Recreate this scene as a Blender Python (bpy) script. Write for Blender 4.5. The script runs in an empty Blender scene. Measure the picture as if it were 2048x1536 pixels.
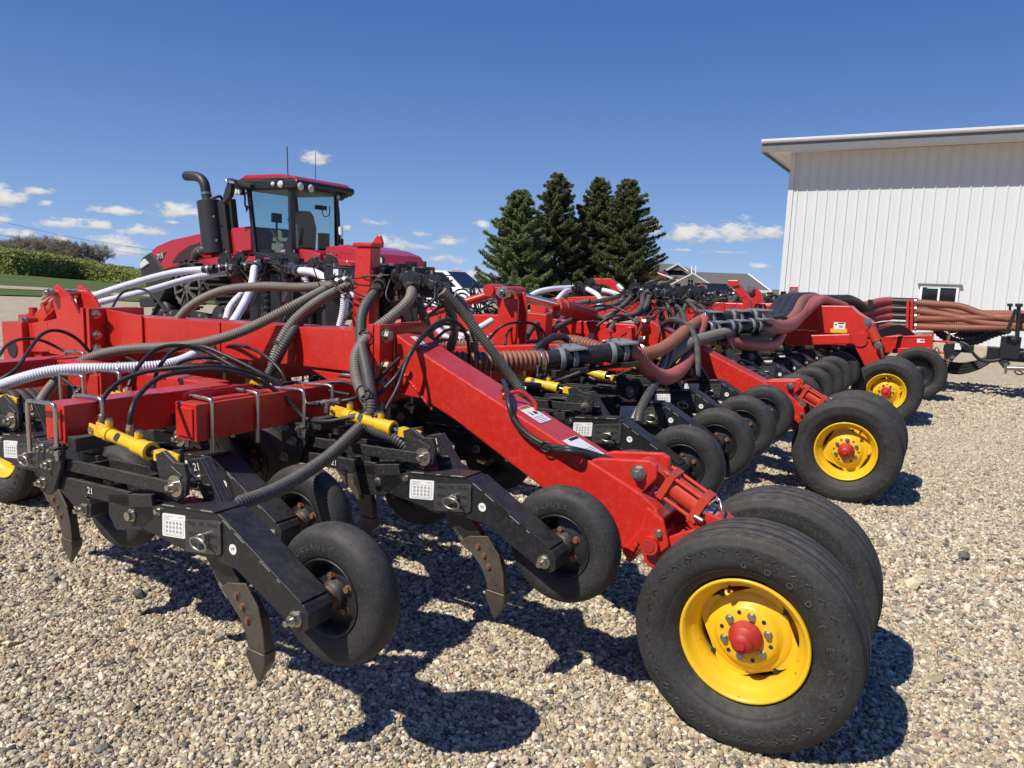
import bpy, math, random
import numpy as np
from mathutils import Vector, Matrix
R_ = math.radians
random.seed(7); rng = np.random.default_rng(7)
S = bpy.context.scene; COL = S.collection
pi = math.pi

# ------------------------------------------------------------------ survey of the place
# world: camera stands at the origin, looks along +Y.  machine frame of the drill: b rearwards, a across (away), z up
F, TH, RO, CH, AZ = 1490.0, R_(8.3), R_(2.1), 1.64, R_(30.0)
_f = np.array([0, math.cos(TH), -math.sin(TH)]); _r0 = np.array([1.0, 0, 0]); _u0 = np.cross(_r0, _f)
CR = _r0*math.cos(RO)+_u0*math.sin(RO); CU = -_r0*math.sin(RO)+_u0*math.cos(RO)
CAMP = np.array([0, 0, CH])
CA, SA = math.cos(AZ), math.sin(AZ)
def ray(px, py): return CR*(px-1024)/F - CU*(py-768)/F + _f
def w2m(p): return np.array([p[0]*CA-p[1]*SA, p[0]*SA+p[1]*CA, p[2]])
def m2w(p): return np.array([p[0]*CA+p[1]*SA, -p[0]*SA+p[1]*CA, p[2]])
def ata(px, py, a):                    # sight line through a measured picture point, met with the plane "a metres across"
    d = w2m(ray(px, py)); return CAMP+d*(a/d[1])
def atb(px, py, b):
    d = w2m(ray(px, py)); return CAMP+d*(b/d[0])
def atz(px, py, z):
    d = w2m(ray(px, py)); return CAMP+d*((z-CH)/d[2])
def aty(px, py, y):                    # world point at distance y
    d = ray(px, py); return CAMP+d*(y/d[1])
def sst(x, a, b):
    t = np.clip((x-a)/(b-a), 0, 1); return t*t*(3-2*t)
def ground_z(x, y):
    r = np.hypot(x, y); az = np.arctan2(x, y)
    k = 0.012*sst(az, -.63, -.45)*(1-sst(az, .27, .40))
    k = np.where(np.abs(az) > 1.2, .0, k)
    return -k*np.maximum(0, np.minimum(r, 600)-14)
def gpt(px, py):                       # where a sight line meets the ground
    d = ray(px, py); t = 1.0
    while t < 600:
        p = CAMP+d*t
        if p[2] <= ground_z(p[0], p[1]): break
        t *= 1.004
    return p

# ------------------------------------------------------------------ materials
def new_mat(name):
    m = bpy.data.materials.new(name); m.use_nodes = True
    nt = m.node_tree; return m, nt, nt.nodes['Principled BSDF']
def N(nt, t, **k):
    n = nt.nodes.new(t)
    for a, v in k.items():
        if a in n.inputs: n.inputs[a].default_value = v
        else: setattr(n, a, v)
    return n
def mixc(nt, fac, c1, c2, mode='MIX'):
    n = nt.nodes.new('ShaderNodeMix'); n.data_type = 'RGBA'; n.blend_type = mode
    for i, v in ((0, fac), (6, c1), (7, c2)):
        if hasattr(v, 'is_output'): nt.links.new(v, n.inputs[i])
        elif i == 0: n.inputs[0].default_value = v
        else: n.inputs[i].default_value = (*v[:3], 1)
    return n.outputs[2]
def ramp(nt, src, stops):
    n = nt.nodes.new('ShaderNodeValToRGB'); e = n.color_ramp.elements
    while len(e) < len(stops): e.new(.5)
    for i, (p, c) in enumerate(stops):
        e[i].position = p; e[i].color = (*c, 1) if not isinstance(c, (int, float)) else (c, c, c, 1)
    nt.links.new(src, n.inputs[0]); return n.outputs[0]
def noise(nt, scale, detail=4, rough=.55, vec=None, dist=0):
    n = N(nt, 'ShaderNodeTexNoise', Scale=scale, Detail=detail, Roughness=rough, Distortion=dist)
    if vec is None:
        tc = nt.nodes.new('ShaderNodeNewGeometry'); vec = tc.outputs['Position']
    nt.links.new(vec, n.inputs['Vector']); return n.outputs['Fac']
def bump(nt, bs, h, strength=.3, dist=.01):
    n = N(nt, 'ShaderNodeBump', Strength=strength, Distance=dist); nt.links.new(h, n.inputs['Height'])
    nt.links.new(n.outputs[0], bs.inputs['Normal'])
DUST = (.30, .25, .19)
def paint(name, col, rough=.35, coat=.0, dust=.18, metal=0, spec=.5, bumps=.05, var=.12, sc=6, chips=None):
    """painted or moulded surface: slight tone drift, fine dust that lies in patches, scuffed gloss"""
    m, nt, bs = new_mat(name); L = nt.links
    n1 = noise(nt, sc, 5); n2 = noise(nt, sc*9, 4, .7)
    dk = tuple(c*(1-var*1.6) for c in col); lt = tuple(min(1, c*(1+var)) for c in col)
    base = mixc(nt, n1, dk, lt)
    if chips: base = mixc(nt, ramp(nt, noise(nt, 38, 3, .5), [(.715, 0.), (.735, .8)]), base, chips); base = mixc(nt, ramp(nt, noise(nt, 1.7, 5, .65), [(.45, 0.), (.75, .30)]), base, tuple(c*.62+.02 for c in col))
    d = ramp(nt, n2, [(.50, 0.0), (.85, dust)])
    nz_ = nt.nodes.new('ShaderNodeNewGeometry'); sx = nt.nodes.new('ShaderNodeSeparateXYZ'); L.new(nz_.outputs['Normal'], sx.inputs[0])
    top = ramp(nt, sx.outputs[2], [(.35, 0.), (.95, min(.5, dust*1.5))]); n3 = ramp(nt, noise(nt, sc*2.3, 6, .7), [(.32, 0.), (.72, 1.)])
    L.new(mixc(nt, mixc(nt, 1., top, n3, 'MULTIPLY'), mixc(nt, d, base, DUST), DUST), bs.inputs['Base Color'])
    L.new(ramp(nt, n2, [(.3, max(.02, rough-.08)), (.8, min(1, rough+.2))]), bs.inputs['Roughness'])
    bs.inputs['Metallic'].default_value = metal
    bs.inputs['Specular IOR Level'].default_value = spec
    bs.inputs['Coat Weight'].default_value = coat; bs.inputs['Coat Roughness'].default_value = .12
    if bumps: bump(nt, bs, n2, bumps, .002)
    return m
M = {}
M['red'] = paint('red_paint', (.56, .022, .013), .32, .25, .15, var=.10, sc=3.5, chips=(.10, .03, .025))
M['red2'] = paint('red_cylinder_paint', (.52, .045, .02), .42, .0, .10)
M['crimson'] = paint('crimson_paint', (.42, .014, .022), .25, .5, .05, var=.06)
M['black'] = paint('black_paint', (.013, .014, .017), .38, .0, .10)
M['casting'] = paint('black_casting', (.016, .016, .017), .52, .0, .22, bumps=.25, sc=10)
M['slot'] = paint('dark_grey_plate', (.040, .041, .043), .4, 0, .2)  # slot plate a step lighter than the black arm
M['edge_strip'] = paint('pale_edge_strip', (.26, .26, .25), .45, 0, .2)  # pale grey strips along the packer arm's top edges
M['yellow'] = paint('yellow_paint', (.80, .48, .012), .34, .2, .10, var=.08, chips=(.22, .11, .03))
M['steel'] = paint('zinc_plated_steel', (.52, .49, .43), .32, 0, .15, metal=1)
M['chrome'] = paint('chrome_rod', (.75, .76, .78), .1, 0, .03, metal=1, bumps=0)
M['rust'] = paint('rusty_iron', (.20, .085, .04), .75, 0, .25, bumps=.4, var=.5, sc=25)
M['wornsteel'] = paint('worn_brown_steel', (.105, .088, .072), .5, 0, .35, metal=.4, bumps=.3, var=.4, sc=14)
M['rubber'] = paint('tyre_rubber', (.030, .030, .031), .68, 0, .22, bumps=.2, var=.5, sc=11, spec=.35)
M['worn_lit'] = paint('worn_lit_lettering', (.075, .074, .072), .7, 0, .3, bumps=.2, var=.3, sc=14)  # lettering tone: wear plus the light on raised letters, put into colour
M['softrubber'] = paint('packer_tyre_rubber', (.028, .028, .029), .62, 0, .18, bumps=.2, var=.5, sc=11, spec=.35)
M['plastic'] = paint('black_plastic', (.011, .011, .012), .42, 0, .12)
M['rubhose'] = paint('black_rubber_hose', (.014, .014, .015), .45, 0, .10)
M['greyhose'] = paint('grey_ribbed_hose', (.185, .165, .135), .5, 0, .25)
M['greygroove'] = paint('grey_hose_groove', (.045, .040, .035), .6, 0, .1)
M['darkhose'] = paint('dark_grey_hose', (.065, .063, .058), .5, 0, .25)
M['darkgroove'] = paint('dark_hose_groove', (.022, .021, .020), .6, 0, .1)
M['whitehose'] = paint('white_ribbed_hose', (.74, .74, .80), .4, 0, .05)
M['whitegroove'] = paint('white_hose_groove', (.48, .48, .54), .5, 0, .05)
M['brownhose'] = paint('red_brown_ribbed_hose', (.31, .115, .068), .5, 0, .09)
M['browngroove'] = paint('red_brown_groove', (.11, .035, .025), .6, 0, .15)
M['pinkhose'] = paint('pink_faded_hose', (.40, .10, .085), .48, 0, .06)
M['slate'] = paint('slate_rubber_hose', (.040, .039, .036), .5, 0, .28)
M['pinkgroove'] = paint('pink_hose_groove', (.30, .07, .06), .6, 0, .1)
M['decal'] = paint('white_decal', (.78, .78, .76), .4, 0, .04, bumps=0, var=.03)
M['ink'] = paint('black_print', (.02, .02, .022), .5, 0, 0, bumps=0)
M['greyink'] = paint('grey_print', (.35, .35, .36), .5, 0, 0, bumps=0)
M['orange'] = paint('orange_print', (.65, .16, .03), .5, 0, 0, bumps=0)
M['white'] = paint('white_paint', (.80, .80, .80), .3, .3, .03, var=.03)
M['grey'] = paint('grey_paint', (.22, .23, .23), .4, 0, .1)
M['hub'] = paint('red_hub_paint', (.42, .018, .014), .5, 0, .15)

# ------------------------------------------------------------------ mesh builder
class MB:
    def __init__(s): s.v = []; s.f = []; s.m = []; s.s = []; s.n = 0
    def add(s, V, Fc, m=0, smooth=False):
        V = np.asarray(V, float).reshape(-1, 3); s.v.append(V)
        for f in Fc: s.f.append([i+s.n for i in f])
        if isinstance(m, (list, tuple, np.ndarray)): s.m += list(m)
        else: s.m += [m]*len(Fc)
        s.s += [smooth]*len(Fc); s.n += len(V); return s
    def box(s, c, size, rot=None, m=0):
        h = np.array(size)/2
        V = np.array([[x, y, z] for x in (-1, 1) for y in (-1, 1) for z in (-1, 1)])*h
        if rot is not None: V = V@np.array(rot).T
        return s.add(V+np.array(c), [[0,1,3,2],[4,6,7,5],[0,4,5,1],[2,3,7,6],[0,2,6,4],[1,5,7,3]], m)
    def beam(s, p0, p1, w, h, up=(0, 0, 1), m=0):
        """rectangular tube from p0 to p1: w wide (sideways), h high"""
        p0 = np.array(p0, float); p1 = np.array(p1, float); d = p1-p0; Ln = np.linalg.norm(d); d /= Ln
        sd = np.cross(d, up); sd /= np.linalg.norm(sd); u = np.cross(sd, d)
        return s.box((p0+p1)/2, (Ln, w, h), np.array([d, sd, u]).T, m)
    def prism(s, pts, y0, y1, m=0, axes='xz', org=(0, 0, 0)):
        """polygon extruded along the third axis"""
        n = len(pts); P = []
        ar = sum(pts[i][0]*pts[(i+1) % n][1]-pts[(i+1) % n][0]*pts[i][1] for i in range(n))
        if ar < 0: pts = pts[::-1]
        for y in (y0, y1):
            for p in pts:
                P.append({'xz': (p[0], y, p[1]), 'xy': (p[0], p[1], y), 'yz': (y, p[0], p[1])}[axes])
        P = np.array(P, float)+np.array(org)
        fl = axes == 'xz'
        Fc = [list(range(n))[::1 if (fl == (y0 < y1)) else -1], list(range(n, 2*n))[::-1 if (fl == (y0 < y1)) else 1]]
        for i in range(n):
            j = (i+1) % n; q = [i, j, n+j, n+i]
            Fc.append(q[::-1] if (fl == (y0 < y1)) else q)
        return s.add(P, Fc, m)
    def cyl(s, p0, p1, r, r1=None, n=16, m=0, cap=True, smooth=True):
        p0 = np.array(p0, float); p1 = np.array(p1, float); r1 = r if r1 is None else r1
        d = p1-p0; d = d/np.linalg.norm(d); t = np.array([0, 0, 1.]) if abs(d[2]) < .9 else np.array([1., 0, 0])
        a = np.cross(d, t); a /= np.linalg.norm(a); b = np.cross(d, a)
        an = np.arange(n)*2*pi/n; ring = np.outer(np.cos(an), a)+np.outer(np.sin(an), b)
        V = np.vstack([p0+ring*r, p1+ring*r1])
        s.add(V, [[i, (i+1) % n, n+(i+1) % n, n+i][::-1] for i in range(n)], m, smooth)
        if cap:
            s.add(V, [list(range(n)), list(range(2*n-1, n-1, -1))], m)
        return s
    def bolt(s, p, d, r, h, m=0, stud=0):
        """washer, hexagon head and optionally a stud end"""
        p = np.array(p, float); d = np.array(d, float); d /= np.linalg.norm(d)
        s.cyl(p, p+d*h*.18, r*1.35, n=14, m=m); s.cyl(p+d*h*.18, p+d*h, r, n=6, m=m, smooth=False)
        if stud: s.cyl(p+d*h, p+d*(h+stud), r*.52, n=10, m=m)
        return s
    def lathe(s, prof, c, ax, n=48, m=0, smooth=True, closed=False, mats=None):
        """profile of (radius, offset along axis)"""
        c = np.array(c, float); ax = np.array(ax, float); ax /= np.linalg.norm(ax)
        t = np.array([0, 0, 1.]) if abs(ax[2]) < .9 else np.array([1., 0, 0])
        a = np.cross(ax, t); a /= np.linalg.norm(a); b = np.cross(ax, a)
        an = np.arange(n)*2*pi/n; ring = np.outer(np.cos(an), a)+np.outer(np.sin(an), b)
        V = np.vstack([c+ax*o+ring*r for r, o in prof]); k = len(prof); Fc = []; mm = []
        for j in range(k if closed else k-1):
            j2 = (j+1) % k
            for i in range(n):
                i2 = (i+1) % n; Fc.append([j*n+i, j*n+i2, j2*n+i2, j2*n+i]); mm.append(mats[j] if mats else m)
        return s.add(V, Fc, mm, smooth)
    def tube(s, pts, r, n=10, m=0, cap=True, rib=0, depth=.12, mg=None, wid=.62):
        """hose or bent bar along pts; rib = pitch of its ribs"""
        P, T = pts, None
        d = np.gradient(P, axis=0); d /= np.linalg.norm(d, axis=1)[:, None]+1e-12
        u = np.zeros_like(P); t = np.array([.13, .21, .97]); u[0] = np.cross(d[0], t); u[0] /= np.linalg.norm(u[0])
        for i in range(1, len(P)):
            w = u[i-1]-d[i]*(u[i-1]@d[i]); u[i] = w/(np.linalg.norm(w)+1e-12)
        v = np.cross(d, u); an = np.arange(n)*2*pi/n; k = len(P)
        rad = np.full(k, r) if np.isscalar(r) else np.array(r); mm = np.zeros(k, int)+m
        if rib:
            ph = np.arange(k) % 4; rad = rad*np.where((ph == 0) | (ph == 1), 1.0, 1-depth)
            mm = np.where((ph == 0) | (ph == 3) | (ph == 1), m, m if mg is None else mg); mm = np.where(ph == 2, m if mg is None else mg, m)
        V = (P[:, None, :]+rad[:, None, None]*(np.cos(an)[None, :, None]*u[:, None, :]+np.sin(an)[None, :, None]*v[:, None, :])).reshape(-1, 3)
        Fc = []; ml = []
        for j in range(k-1):
            for i in range(n):
                i2 = (i+1) % n; Fc.append([j*n+i, j*n+i2, (j+1)*n+i2, (j+1)*n+i]); ml.append(int(mm[j]))
        s.add(V, Fc, ml, True)
        if cap: s.add(V[:n], [list(range(n))[::-1]], m); s.add(V[-n:], [list(range(n))], m)
        return s
    def build(s, name, mats, parent=None, bevel=0, seg=2, loc=(0, 0, 0), smooth_angle=None):
        me = bpy.data.meshes.new(name)
        V = np.vstack(s.v) if s.v else np.zeros((0, 3))
        me.vertices.add(len(V)); me.vertices.foreach_set('co', V.astype(np.float32).ravel())
        tot = [len(f) for f in s.f]; me.loops.add(sum(tot)); me.polygons.add(len(tot))
        me.loops.foreach_set('vertex_index', np.concatenate([np.array(f) for f in s.f]).astype(np.int32))
        me.polygons.foreach_set('loop_start', (np.cumsum(tot)-np.array(tot)).astype(np.int32))
        me.polygons.foreach_set('material_index', np.array(s.m, np.int32))
        me.polygons.foreach_set('use_smooth', np.array(s.s, bool))
        me.update(calc_edges=True); me.validate()
        for k in (mats if isinstance(mats, (list, tuple)) else [mats]): me.materials.append(M[k] if isinstance(k, str) else k)
        o = bpy.data.objects.new(name, me); COL.objects.link(o); o.location = loc
        if parent is not None: o.parent = parent
        if bevel:
            b = o.modifiers.new('edge', 'BEVEL'); b.width = bevel; b.segments = seg; b.limit_method = 'ANGLE'; b.angle_limit = R_(35)
        return o
def spline(pts, step):
    """smooth curve through pts, resampled every step metres"""
    P = np.array(pts, float)
    if len(P) > 2:
        Q = np.vstack([2*P[0]-P[1], P, 2*P[-1]-P[-2]]); out = []
        for i in range(1, len(Q)-2):
            p0, p1, p2, p3 = Q[i-1:i+3]
            t = np.linspace(0, 1, 24, endpoint=False)[:, None]
            out.append(.5*((2*p1)+(-p0+p2)*t+(2*p0-5*p1+4*p2-p3)*t**2+(-p0+3*p1-3*p2+p3)*t**3))
        P = np.vstack(out+[Q[-2][None]])
    L = np.concatenate([[0], np.cumsum(np.linalg.norm(np.diff(P, axis=0), axis=1))])
    k = max(2, int(L[-1]/step)+1); s_ = np.linspace(0, L[-1], k)
    return np.stack([np.interp(s_, L, P[:, i]) for i in range(3)], 1)
def tag(o, label=None, cat=None, group=None, kind=None):
    for k, v in (('label', label), ('category', cat), ('group', group), ('kind', kind)):
        if v: o[k] = v
    return o
def empty(name, loc=(0, 0, 0), rz=0, parent=None):
    o = bpy.data.objects.new(name, None); COL.objects.link(o); o.location = loc; o.rotation_euler = (0, 0, rz); o.empty_display_size = .2
    if parent is not None: o.parent = parent
    return o
def kids(o): return [c for c in bpy.data.objects if c.parent == o]
def text_geo(txt, size, align='CENTER'):
    """flat letter outlines as vertices and faces in the xy plane"""
    cu = bpy.data.curves.new('t', 'FONT'); cu.body = txt; cu.size = size; cu.align_x = align; cu.align_y = 'CENTER'; cu.extrude = 0; cu.resolution_u = 3
    ob = bpy.data.objects.new('t', cu); COL.objects.link(ob)
    dg = bpy.context.evaluated_depsgraph_get(); me = ob.evaluated_get(dg).to_mesh()
    V = np.array([v.co[:] for v in me.vertices]); Fc = [list(p.vertices) for p in me.polygons]
    ob.evaluated_get(dg).to_mesh_clear(); bpy.data.objects.remove(ob); bpy.data.curves.remove(cu)
    return V, Fc
def place_text(mb, txt, size, org, ex, ey, m=0):
    V, Fc = text_geo(txt, size)
    if len(V): mb.add(np.array(org)+V[:, :1]*np.array(ex)+V[:, 1:2]*np.array(ey), Fc, m)

# ------------------------------------------------------------------ camera
cd = bpy.data.cameras.new('camera'); cam = bpy.data.objects.new('camera', cd); COL.objects.link(cam)
cd.sensor_width = 36; cd.lens = F/2048*36; cd.clip_start = .05; cd.clip_end = 3000
cam.matrix_world = Matrix([[CR[i], CU[i], -_f[i], CAMP[i]] for i in range(3)]+[[0, 0, 0, 1]])
S.camera = cam

# ------------------------------------------------------------------ sun and sky
SB, SAA = .30, .80                       # shift of a shadow per metre of height: rearwards, across
sv = m2w((SB, SAA, 0)); elev = math.atan(1/math.hypot(sv[0], sv[1]))
ld = bpy.data.lights.new('sun', 'SUN'); sun = bpy.data.objects.new('sun', ld); COL.objects.link(sun)
ld.energy = 5.0; ld.angle = R_(.53); ld.color = (1, .945, .85)
sun.rotation_euler = Vector((sv[0], sv[1], -1)).to_track_quat('-Z', 'Y').to_euler(); sun.location = (-6, -5, 12)
W = bpy.data.worlds.new('World'); S.world = W; W.use_nodes = True
nt = W.node_tree; L = nt.links; bg = nt.nodes['Background']
sky = nt.nodes.new('ShaderNodeTexSky'); sky.sky_type = 'NISHITA'; sky.sun_disc = False
sky.sun_elevation = elev; sky.sun_rotation = math.atan2(-sv[0], -sv[1]) % (2*pi); sky.air_density = 1.0; sky.dust_density = .0; sky.ozone_density = 3.0; sky.altitude = 500
bg.inputs['Strength'].default_value = .075
tc = nt.nodes.new('ShaderNodeTexCoord'); sep = nt.nodes.new('ShaderNodeSeparateXYZ'); L.new(tc.outputs['Generated'], sep.inputs[0])
def mth(op, *a, clamp=False):
    n = nt.nodes.new('ShaderNodeMath'); n.operation = op; n.use_clamp = clamp
    for i, v in enumerate(a):
        if hasattr(v, 'is_output'): L.new(v, n.inputs[i])
        else: n.inputs[i].default_value = v
    return n.outputs[0]
az_ = mth('ARCTAN2', sep.outputs[0], sep.outputs[1]); el_ = mth('ARCSINE', sep.outputs[2])
def dirang(px, py):
    d = ray(px, py); d /= np.linalg.norm(d); return math.atan2(d[0], d[1]), math.asin(d[2])
CL = [(14,398,34,20,1),(75,384,34,9,.5),(92,408,22,7,.4),(6,440,26,12,.7),(240,424,52,10,.9),(365,426,48,17,1),(122,449,46,13,1),(196,452,30,10,.95),
      (280,462,50,13,.65),(18,466,20,9,.9),(55,470,14,8,.9),(120,482,16,9,1),(235,484,40,14,1),(626,317,34,15,.75),(640,325,20,9,.55),(345,446,20,5,.4),
      (690,455,18,10,.5),(750,446,40,9,.4),(785,490,42,17,1),(850,496,28,8,.6),(900,485,32,13,.75),(845,468,26,9,.4),(965,452,20,11,.75),
      (1370,470,36,26,1),(1420,474,40,20,.85),(1475,468,44,28,1),(1535,468,34,16,.8),(1308,459,17,13,.95),(1525,533,32,10,.75),(1360,500,40,5,.3),(940,550,60,16,.55),(700,520,60,12,.4),
      (1450,505,60,6,.35),(250,505,70,16,.45),(880,520,60,12,.4),
      (-240,430,60,16,.9),(-420,380,70,22,1),(2250,440,70,22,1),(2500,330,90,26,1),(2400,520,80,16,.8)]
nz = N(nt, 'ShaderNodeTexNoise', Scale=44, Detail=8, Roughness=.64); L.new(tc.outputs['Generated'], nz.inputs['Vector'])
mp = N(nt, 'ShaderNodeMapping'); mp.inputs['Scale'].default_value = (1, 1, 2.2); L.new(tc.outputs['Generated'], mp.inputs['Vector']); L.new(mp.outputs[0], nz.inputs['Vector'])
nn = mth('MULTIPLY', mth('SUBTRACT', nz.outputs['Fac'], .5), 2.5)
best = None; lit = None
for px, py, rx, ry, w in CL:
    a0, e0 = dirang(px, py); ax = rx/F*1.25; ey = ry/F*1.35
    dx = mth('DIVIDE', mth('SUBTRACT', az_, a0), ax); dy = mth('DIVIDE', mth('SUBTRACT', el_, e0), ey)
    # flat bases: distances below the middle count more
    dyy = mth('MAXIMUM', dy, mth('MULTIPLY', dy, -1.7))
    q = mth('MULTIPLY', mth('SUBTRACT', 1.0, mth('SQRT', mth('ADD', mth('MULTIPLY', dx, dx), mth('MULTIPLY', dyy, dyy)))), 1.0)
    qw = mth('ADD', q, (w-1)*.45)
    best = qw if best is None else mth('MAXIMUM', best, qw)
    li = mth('MULTIPLY', mth('MAXIMUM', mth('ADD', q, .3), 0.0), mth('ADD', mth('MULTIPLY', dy, .7), .25+w*.4))
    lit = li if lit is None else mth('MAXIMUM', lit, li)
den = mth('ADD', best, nn)
mr = N(nt, 'ShaderNodeMapRange', interpolation_type='SMOOTHSTEP'); L.new(den, mr.inputs[0]); mr.inputs[1].default_value = .08; mr.inputs[2].default_value = .72
gate = mth('MULTIPLY', mr.outputs[0], mth('MULTIPLY', mth('ADD', best, .35), 2.6, clamp=True), clamp=True)
lum = mth('ADD', lit, mth('MULTIPLY', nn, .5))
ccol = mixc(nt, mth('MULTIPLY', lum, 1.15, clamp=True), (4.6, 5.0, 5.9), (10.2, 10.1, 9.9))
# slight haze towards the horizon, bluer zenith
hz = mth('POWER', mth('SUBTRACT', 1.0, mth('MULTIPLY', mth('MAXIMUM', el_, 0.0), 1.6), clamp=True), 7.0)
grad = mixc(nt, mth('POWER', mth('SUBTRACT', 1.0, mth('MULTIPLY', mth('MAXIMUM', el_, 0.0), 1.12), clamp=True), 4.5), (.36, 1.36, 5.3), (3.8, 6.4, 11.0))
skyc = mixc(nt, .86, sky.outputs[0], grad)
cl = mixc(nt, mth('MULTIPLY', gate, .92), skyc, ccol)
L.new(cl, bg.inputs['Color'])
S.view_settings.view_transform = 'Standard'; S.view_settings.look = 'None'; S.view_settings.exposure = 0.10; S.view_settings.gamma = 1
W.cycles.sampling_method = 'MANUAL'; W.cycles.sample_map_resolution = 256
S.render.engine = 'CYCLES'; S.cycles.use_denoising = True; S.cycles.max_bounces = 6; S.cycles.diffuse_bounces = 3; S.cycles.glossy_bounces = 3
S.cycles.transmission_bounces = 6; S.cycles.transparent_max_bounces = 12
# ------------------------------------------------------------------ ground
def polar_sheet(name, rs, azs, mat, dz=0):
    RR, AA = np.meshgrid(rs, azs, indexing='ij'); X = RR*np.sin(AA); Y = RR*np.cos(AA); Z = ground_z(X, Y)+dz
    n, k = RR.shape; mb = MB(); idx = np.arange(n*k).reshape(n, k)
    q = np.stack([idx[:-1, :-1], idx[1:, :-1], idx[1:, 1:], idx[:-1, 1:]], -1).reshape(-1, 4)[:, ::-1]
    mb.add(np.stack([X, Y, Z], -1).reshape(-1, 3), q.tolist(), 0, True); return mb.build(name, mat)
STONE = [(p_, tuple(np.array(c_)*[.90, .87, .82])) for p_, c_ in [(.0, (.16, .145, .115)), (.16, (.33, .275, .19)), (.30, (.45, .375, .26)), (.5, (.58, .495, .35)), (.66, (.68, .60, .45)), (.8, (.48, .42, .33)), (.90, (.76, .69, .54)), (1., (.54, .40, .23))]]
def gravel_mat():
    m, nt, bs = new_mat('gravel'); L = nt.links
    g = nt.nodes.new('ShaderNodeNewGeometry').outputs['Position']
    nz = N(nt, 'ShaderNodeTexNoise', Scale=9., Detail=2.); L.new(g, nz.inputs['Vector'])
    wv = nt.nodes.new('ShaderNodeVectorMath'); wv.operation = 'MULTIPLY_ADD'; L.new(nz.outputs['Color'], wv.inputs[0]); wv.inputs[1].default_value = (.02, .02, .02); L.new(g, wv.inputs[2])
    v = N(nt, 'ShaderNodeTexVoronoi', Scale=44.); L.new(wv.outputs[0], v.inputs['Vector'])
    v2 = N(nt, 'ShaderNodeTexVoronoi', Scale=15.); L.new(wv.outputs[0], v2.inputs['Vector'])
    sp = nt.nodes.new('ShaderNodeSeparateColor'); L.new(v.outputs['Color'], sp.inputs[0])
    c = ramp(nt, sp.outputs[0], STONE)
    sp2 = nt.nodes.new('ShaderNodeSeparateColor'); L.new(v2.outputs['Color'], sp2.inputs[0])
    c = mixc(nt, .35, c, ramp(nt, sp2.outputs[0], STONE))
    c = mixc(nt, ramp(nt, noise(nt, .55, 5, .6), [(.3, 0.), (.75, .45)]), c, (.55, .455, .31))
    c = mixc(nt, ramp(nt, noise(nt, .13, 4, .6), [(.45, 0.), (.7, .35)]), c, (.39, .315, .21))
    gap = ramp(nt, v.outputs['Distance'], [(.0, 1.), (.5, .95), (.9, .55)])  # shade between the stones, multiplied into the colour
    c = mixc(nt, 1., c, gap, 'MULTIPLY')
    ln = nt.nodes.new('ShaderNodeVectorMath'); ln.operation = 'LENGTH'; L.new(g, ln.inputs[0])
    mr = N(nt, 'ShaderNodeMapRange'); L.new(ln.outputs['Value'], mr.inputs[0]); mr.inputs[1].default_value = 58; mr.inputs[2].default_value = 75
    L.new(mixc(nt, mr.outputs[0], c, mixc(nt, noise(nt, .06, 4), (.10, .105, .05), (.20, .17, .10))), bs.inputs['Base Color']); bs.inputs['Roughness'].default_value = .85; bs.inputs['Specular IOR Level'].default_value = .25
    h = ramp(nt, v.outputs['Distance'], [(0., 1.), (.9, 0.)])
    bump(nt, bs, h, .55, .012); return m
M['gravel'] = gravel_mat()
azs = np.concatenate([np.linspace(-pi, -1.25, 14)[:-1], np.linspace(-1.25, 1.25, 160), np.linspace(1.25, pi, 14)[1:]])
tag(polar_sheet('ground', np.concatenate([[.0], np.geomspace(.5, 130, 80), [200, 420, 900]]), azs, 'gravel'), kind='structure')
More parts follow.
